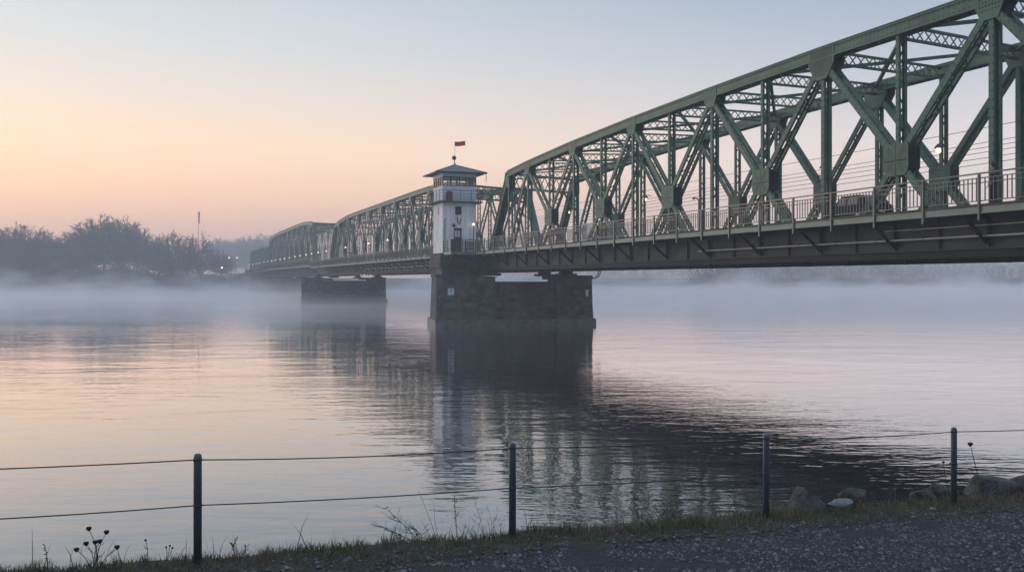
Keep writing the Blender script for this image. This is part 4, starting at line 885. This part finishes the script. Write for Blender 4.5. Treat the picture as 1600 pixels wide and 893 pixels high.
T = [(8, 356, 442, 0, 1.25, 'bushy bare tree cut by the left frame edge'), (38, 349, 440, 3, 1.3, 'large dark spreading tree at the far left of the wood'), (62, 360, 446, 1, 1.1, 'tree on the right shoulder of the large dark far left tree'),
     (92, 372, 447, 3, 1.1, 'low tree filling the dip between the two highest groups'), (116, 358, 452, 0, 1.0, 'tree left of the tallest tree, a little lower'), (136, 350, 448, 2, 1.2, 'tree pressed against the left side of the tallest crown'),
     (161, 333, 446, 1, 1.25, 'tallest tree of the far wood with a broad domed crown'), (188, 339, 444, 3, .95, 'fan shaped open crown just right of the tallest tree'), (214, 351, 450, 2, .8, 'thin wispy tree with sky showing through, right of the fan shaped crown'),
     (232, 364, 445, 0, 1.0, 'pointed tree between the wispy tree and the round one'), (268, 361, 441, 3, 1.05, 'round topped tree standing left of the tall mast'), (250, 378, 443, 1, .9, 'short tree under the left side of the round topped one'),
     (313, 364, 438, 2, 1.1, 'open bare tree standing in front of the tall mast'), (293, 384, 446, 0, .9, 'low tree in the gap left of the mast')]
for px, top, a, k, w, lab in T: tree(lab, px, top, a, k, w)
for i, (px, top) in enumerate([(338, 370), (352, 371), (368, 373), (384, 368), (398, 369), (414, 363), (432, 360), (446, 364)]):
    tree('faint pale tree in the distance behind the far end of the bridge', px, top, 840 + 14 * (i % 3), i % 4, 1.15, 'faint distant trees behind the bridge end')
tree('faint small tree between the mast and the portal of the bridge', 345, 392, 470, 1, 1.0, None)
for q in protos: pass

def woodmass(name, label, items, seed):
    m = MB(); r_ = random.Random(seed)
    for (p, rx, h) in items:
        for i in range(620):
            while True:
                d = V((r_.uniform(-1, 1), r_.uniform(-1, 1), r_.uniform(0, 1)))
                if d.length < 1: break
            d = d * (1 / max(d.length, .3)) ** .35
            c = p + V((d.x * rx, d.y * rx * .8, d.z * h)); l = r_.uniform(.3, .95); v = V((r_.gauss(d.x, .5), r_.gauss(d.y, .5), r_.gauss(.8, .5))).normalized(); s = v.orthogonal().normalized() * l * r_.uniform(.06, .3)
            m.add([c - s, c + s, c + v * l * 1.5 + s * .3], [(0, 1, 2)])
    o = m.build(name, M['wood']); tag(o, label, 'woodland', kind='stuff')
items = []
for px in range(-260, 345, 9):
    prof = 398 if px < 60 else (408 if px < 100 else (408 if px < 200 else (418 if px < 290 else 428)))
    for a in (434, 446, 458):
        kx = (px - 800) / F; b = (kx * a * ct - X0 + a * st) / (ct - kx * st); p = bw(a, b, 0); p.z = max(0, fb(a, b)) - .5
        top = prof + rnd.uniform(-8, 16) + (20 if a == 434 else 0); H = max(2.5, (HOR - top) / F * p.y + CAMH - p.z); items.append((p, rnd.uniform(3, 5.), H))
woodmass('far_woodland', 'dark misty undergrowth massed below the bare trees on the left bank', items, 3)
items = []
for px in range(700, 1760, 10):
    for a in ((436, 452, 475) if px > 1080 else (640, 700, 760)):
        kx = (px - 800) / F; b = (kx * a * ct - X0 + a * st) / (ct - kx * st); p = bw(a, b, 0); p.z = max(0, fb(a, b)) - .5
        H = rnd.uniform(13, 18) + (8 if a > 460 else 0); items.append((p, rnd.uniform(4, 7.), H))
woodmass('far_woodland', 'blue grey line of trees across the river below the near span', items, 4)
items = []
for px in range(325, 470, 7):
    a = 870; kx = (px - 800) / F; b = (kx * a * ct - X0 + a * st) / (ct - kx * st); p = bw(a, b, 0); p.z = max(0, fb(a, b)) - .5; items.append((p, rnd.uniform(9, 14), rnd.uniform(20, 30)))
woodmass('far_woodland', 'palest belt of trees behind the far end of the bridge', items, 5)

# mast with drooping flag, road lamps at the bridge end
def on_bank(px, a, h=None):
    kx = (px - 800) / F; b = (kx * a * ct - X0 + a * st) / (ct - kx * st); p = bw(a, b, 0); p.z = max(0, fb(a, b)) if h is None else h; return p
p = on_bank(310, 436); t = thing('flag_mast', 'tall thin mast with furled dark banner among the bare trees', 'mast', p)
h = (HOR - 330) / F * p.y + CAMH - p.z
m = MB(); m.tube([(0, 0, -.5), (0, 0, h)], .12, 6, .07); m.build('pole', M['dark'], t)
m = MB(); m.tube([(.25, 0, h - .2), (.4, 0, h - 1.5), (.25, 0, h - 3.2), (.45, 0, h - 5.2)], .3, 6, .2); m.build('furled_banner', M['dark'], t, True)
for px, lab in ((358, 'left one of the two lit street lamps at the far bridge end'), (370.5, 'right one of the two lit street lamps at the far bridge end')):
    p = on_bank(px, 452, 8.0); lamp_post('street_lamp', lab, p, (HOR - 402) / F * p.y + CAMH - 8.3, 0, None, 0, 'farglow', .26)
p = on_bank(347, 436, 8.0); t = thing('road_light', 'low bright reddish light on the road left of the bridge end', 'light', p)
m = MB(); m.tube([(0, 0, -1), (0, 0, 1.8)], .12, 6); m.build('post', M['dark'], t); m = MB(); m.box(-.35, .35, -.2, .2, 1.8, 2.5); m.build('housing', M['dark'], t); m = MB(); m.ball((0, -.3, 2.15), .3, 8); m.build('lens', emit('road_light_glow', (1, .5, .35), 6), t, True)

# ------------------------------------------------------------------ water
def water():
    m = bpy.data.materials.new('river_water'); m.use_nodes = True; nt = m.node_tree; L = nt.links.new; b = nt.nodes['Principled BSDF']
    b.inputs['Base Color'].default_value = (.008, .011, .012, 1); b.inputs['Roughness'].default_value = .2; b.inputs['Specular IOR Level'].default_value = .0
    gl = nt.nodes.new('ShaderNodeBsdfGlossy'); gl.inputs['Color'].default_value = (.94, .95, .97, 1); gl.inputs['Roughness'].default_value = .03; fr = nt.nodes.new('ShaderNodeFresnel'); fr.inputs['IOR'].default_value = 1.33
    rg = nt.nodes.new('ShaderNodeMapRange'); rg.inputs['From Min'].default_value = .02; rg.inputs['From Max'].default_value = .6; rg.inputs['To Min'].default_value = .17; rg.inputs['To Max'].default_value = .98; L(fr.outputs[0], rg.inputs['Value'])
    mxs = nt.nodes.new('ShaderNodeMixShader'); L(rg.outputs[0], mxs.inputs[0]); L(b.outputs[0], mxs.inputs[1]); L(gl.outputs[0], mxs.inputs[2]); L(mxs.outputs[0], nt.nodes['Material Output'].inputs[0])
    tc = nt.nodes.new('ShaderNodeTexCoord')
    def nz(sc, scale, det, rot=0):
        mp = nt.nodes.new('ShaderNodeMapping'); mp.inputs['Scale'].default_value = scale; mp.inputs['Rotation'].default_value = (0, 0, rot); L(tc.outputs['Object'], mp.inputs['Vector'])
        n = nt.nodes.new('ShaderNodeTexNoise'); n.inputs['Scale'].default_value = sc; n.inputs['Detail'].default_value = det; n.inputs['Roughness'].default_value = .5; L(mp.outputs['Vector'], n.inputs['Vector']); return n.outputs['Fac']
    def math_(op, a, b_):
        k = nt.nodes.new('ShaderNodeMath'); k.operation = op
        for i, v in enumerate((a, b_)):
            if isinstance(v, (int, float)): k.inputs[i].default_value = v
            else: L(v, k.inputs[i])
        return k.outputs[0]
    big = nz(.22, (.6, 1.2, 1), 2, .2); mid = nz(.9, (.45, 1.3, 1), 2, -.1); small = nz(3.2, (.5, 1.2, 1), 2, .15)
    patch = nz(.025, (.5, 1.6, 1), 2); pr = nt.nodes.new('ShaderNodeMapRange'); pr.inputs['From Min'].default_value = .4; pr.inputs['From Max'].default_value = .62; pr.inputs['To Min'].default_value = .35; pr.inputs['To Max'].default_value = 1.15; L(patch, pr.inputs['Value'])
    hsum = math_('ADD', math_('ADD', math_('MULTIPLY', big, .07), math_('MULTIPLY', mid, .032)), math_('MULTIPLY', math_('MULTIPLY', small, .018), pr.outputs[0]))
    bp = nt.nodes.new('ShaderNodeBump'); bp.inputs['Strength'].default_value = 1; bp.inputs['Distance'].default_value = .55; L(hsum, bp.inputs['Height']); L(bp.outputs['Normal'], gl.inputs['Normal'])
    return m
me = MB(); me.add([(-650, -80, 0), (650, -80, 0), (650, 640, 0), (-650, 640, 0)], [(0, 1, 2, 3)])
o = me.build('water', water()); tag(o, 'calm river water with fine ripples', 'river', kind='structure')

# ------------------------------------------------------------------ air
def vol(name, col, dens, aniso=0.):
    m = bpy.data.materials.new(name); m.use_nodes = True; nt = m.node_tree; nt.nodes.remove(nt.nodes['Principled BSDF'])
    v = nt.nodes.new('ShaderNodeVolumePrincipled'); v.inputs['Color'].default_value = (*col, 1); v.inputs['Density'].default_value = dens; v.inputs['Anisotropy'].default_value = aniso
    nt.links.new(v.outputs[0], nt.nodes['Material Output'].inputs['Volume']); return m
HAZE, MIST = .00108, .0066
m = MB(); m.box(-1100, 1100, -200, 1250, -4, 48); o = m.build('haze', vol('haze_air', (.96, .98, 1.), HAZE)); tag(o, 'thin dawn haze filling the air over the river', 'haze', kind='stuff')
def mist(label, x0, x1, y0, y1, h0, h1, dens, seed, fx=.02, fy=.03):
    nx, ny = 70, 60; vs = []
    for i in range(nx + 1):
        for j in range(ny + 1):
            u, v = i / nx, j / ny; x = x0 + (x1 - x0) * u; y = y0 + (y1 - y0) * v ** 1.4
            k = N.fractal(V((x * fx, y * fy, seed)), .9, 2.1, 4) * .5 + .5; k = max(0, min(1, k)); ed = min(1, u * 8, (1 - u) * 8, v * 6, (1 - v) * 10)
            vs.append((x, y, .05 + (h0 + (h1 - h0) * k * k * 1.6) * max(0, ed)))
    n = len(vs); vs += [(a, b, -.6) for a, b, c in vs]; w = ny + 1; fs = []
    for i in range(nx):
        for j in range(ny):
            a = i * w + j; fs.append((a, a + w, a + w + 1, a + 1)); fs.append((a + n, a + 1 + n, a + w + 1 + n, a + w + n))
    for i in range(nx):
        a = i * w; fs.append((a, a + n, a + w + n, a + w)); a = i * w + ny; fs.append((a, a + w, a + w + n, a + n))
    for j in range(ny):
        a = j; fs.append((a, a + 1, a + 1 + n, a + n)); a = nx * w + j; fs.append((a, a + n, a + 1 + n, a + 1))
    m = MB(); m.add(vs, fs); o = m.build('mist', vol('river_mist', (1., .985, .97), dens), None, True); tag(o, label, 'mist', kind='stuff')
mist('low mist lying thin on the water', -420, 520, 112, 560, .4, 2.2, MIST, 1.5)
def wisps():
    m = bpy.data.materials.new('wisp_mist'); m.use_nodes = True; nt = m.node_tree; nt.nodes.remove(nt.nodes['Principled BSDF']); L = nt.links.new
    tc = nt.nodes.new('ShaderNodeTexCoord'); mp = nt.nodes.new('ShaderNodeMapping'); mp.inputs['Scale'].default_value = (1, .6, 1.5); L(tc.outputs['Object'], mp.inputs['Vector'])
    n = nt.nodes.new('ShaderNodeTexNoise'); n.inputs['Scale'].default_value = .045; n.inputs['Detail'].default_value = 3; n.inputs['Roughness'].default_value = .6; L(mp.outputs[0], n.inputs['Vector'])
    sp = nt.nodes.new('ShaderNodeSeparateXYZ'); L(tc.outputs['Object'], sp.inputs[0])
    hz = nt.nodes.new('ShaderNodeMapRange'); hz.inputs['From Min'].default_value = 0; hz.inputs['From Max'].default_value = 13; hz.inputs['To Min'].default_value = .5; hz.inputs['To Max'].default_value = .72; L(sp.outputs[2], hz.inputs['Value'])
    sb = nt.nodes.new('ShaderNodeMath'); sb.operation = 'SUBTRACT'; sb.use_clamp = True; L(n.outputs['Fac'], sb.inputs[0]); L(hz.outputs[0], sb.inputs[1])
    k = nt.nodes.new('ShaderNodeMath'); k.operation = 'MULTIPLY'; k.inputs[1].default_value = .16; L(sb.outputs[0], k.inputs[0])
    v = nt.nodes.new('ShaderNodeVolumePrincipled'); v.inputs['Color'].default_value = (1, .985, .97, 1); L(k.outputs[0], v.inputs['Density']); L(v.outputs[0], nt.nodes['Material Output'].inputs['Volume'])
    m.cycles.volume_step_rate = .35
    b = MB(); b.box(-460, 600, 124, 580, -.5, 13); o = b.build('mist', m); tag(o, 'ragged wisps of mist drifting up before the far shore', 'mist', kind='stuff')
wisps()
mist('thicker mist bank rising off the water before the far shore', -440, 560, 130, 565, .6, 5.2, MIST * .6, 8.3)

# ------------------------------------------------------------------ sky and light
SAZ, SEL = R(-55), R(4)
w = bpy.data.worlds.new('World'); S.world = w; w.use_nodes = True; nt = w.node_tree; nt.nodes.clear(); L = nt.links.new
out = nt.nodes.new('ShaderNodeOutputWorld'); tc = nt.nodes.new('ShaderNodeTexCoord'); sp = nt.nodes.new('ShaderNodeSeparateXYZ'); L(tc.outputs['Generated'], sp.inputs[0])
def mth(op, a, b=None):
    k = nt.nodes.new('ShaderNodeMath'); k.operation = op
    for i, v in enumerate((a, b)):
        if v is None: continue
        if isinstance(v, (int, float)): k.inputs[i].default_value = v
        else: L(v, k.inputs[i])
    return k.outputs[0]
el = mth('MULTIPLY', mth('ARCSINE', mth('MAXIMUM', sp.outputs[2], 0.)), 2 / math.pi)
hl = mth('SQRT', mth('ADD', mth('MULTIPLY', sp.outputs[0], sp.outputs[0]), mth('MULTIPLY', sp.outputs[1], sp.outputs[1])))
dot = mth('DIVIDE', mth('ADD', mth('MULTIPLY', sp.outputs[0], math.sin(SAZ)), mth('MULTIPLY', sp.outputs[1], math.cos(SAZ))), mth('MAXIMUM', hl, .001))
FX = [(0, .86), (4, .88), (5, .97), (7.5, .98), (10, .82), (13, .73), (16.5, .69), (22, .9), (45, 1.6), (90, 1.7)]
def ramp(stops):
    r = nt.nodes.new('ShaderNodeValToRGB'); e = r.color_ramp.elements; r.color_ramp.interpolation = 'EASE' if False else 'LINEAR'
    while len(e) > 1: e.remove(e[0])
    for i, (deg, c) in enumerate(stops):
        x = e[0] if i == 0 else e.new(deg / 90); x.position = deg / 90; q = srgb(*c); k = next(f0 + (f1 - f0) * (deg - d0) / (d1 - d0) for (d0, f0), (d1, f1) in zip(FX, FX[1:]) if deg <= d1); x.color = (q[0] * k, q[1] * k, q[2] * k, 1)
    L(el, r.inputs['Fac']); return r.outputs['Color']
sunr = ramp([(0, (228, 166, 160)), (3, (240, 180, 164)), (5, (255, 196, 160)), (7.5, (255, 212, 176)), (10, (252, 227, 212)), (13, (237, 235, 236)), (16.5, (220, 230, 238)), (25, (190, 206, 226)), (50, (158, 172, 195)), (90, (146, 156, 178))])
rig = ramp([(0, (210, 186, 196)), (4, (228, 202, 204)), (7, (230, 214, 214)), (10, (216, 214, 222)), (13, (194, 204, 222)), (16.5, (168, 186, 214)), (25, (152, 172, 202)), (50, (140, 158, 186)), (90, (140, 156, 184))])
bac = ramp([(0, (146, 156, 182)), (8, (170, 172, 194)), (18, (168, 178, 203)), (40, (148, 162, 190)), (90, (140, 156, 184))])
def mixc(f, a, b):
    k = nt.nodes.new('ShaderNodeMixRGB'); L(f, k.inputs[0]); L(a, k.inputs[1]); L(b, k.inputs[2]); return k.outputs[0]
def mr(v, a, b):
    k = nt.nodes.new('ShaderNodeMapRange'); k.interpolation_type = 'SMOOTHSTEP'; k.inputs['From Min'].default_value = a; k.inputs['From Max'].default_value = b; L(v, k.inputs['Value']); return k.outputs[0]
col = mixc(mr(dot, .1, -.7), mixc(mr(dot, .92, .1), sunr, rig), bac)
bg = nt.nodes.new('ShaderNodeBackground'); bg.inputs['Strength'].default_value = 1.13; L(col, bg.inputs['Color'])
sky = nt.nodes.new('ShaderNodeTexSky'); sky.sky_type = 'NISHITA'; sky.sun_disc = False; sky.sun_elevation = SEL; sky.sun_rotation = SAZ; sky.dust_density = 1.
b2 = nt.nodes.new('ShaderNodeBackground'); b2.inputs['Strength'].default_value = .05; L(sky.outputs[0], b2.inputs['Color'])
ad = nt.nodes.new('ShaderNodeAddShader'); L(bg.outputs[0], ad.inputs[0]); L(b2.outputs[0], ad.inputs[1]); L(ad.outputs[0], out.inputs[0])
sun = bpy.data.objects.new('sun', bpy.data.lights.new('sun', 'SUN')); C.objects.link(sun); sun.data.energy = 1.35; sun.data.angle = R(14); sun.data.color = (1, .86, .74)
dv = V((-math.sin(SAZ) * math.cos(SEL), -math.cos(SAZ) * math.cos(SEL), -math.sin(SEL))); sun.rotation_euler = dv.to_track_quat('-Z', 'Y').to_euler(); sun.location = (-60, 60, 60)

# ------------------------------------------------------------------ render settings
S.view_settings.view_transform = 'Standard'; S.view_settings.look = 'None'; S.view_settings.exposure = 0; S.view_settings.gamma = 1
cy = S.cycles; cy.max_bounces = 6; cy.diffuse_bounces = 2; cy.glossy_bounces = 3; cy.transmission_bounces = 2; cy.transparent_max_bounces = 8; cy.volume_bounces = 3
cy.use_denoising = True; cy.sample_clamp_indirect = 4
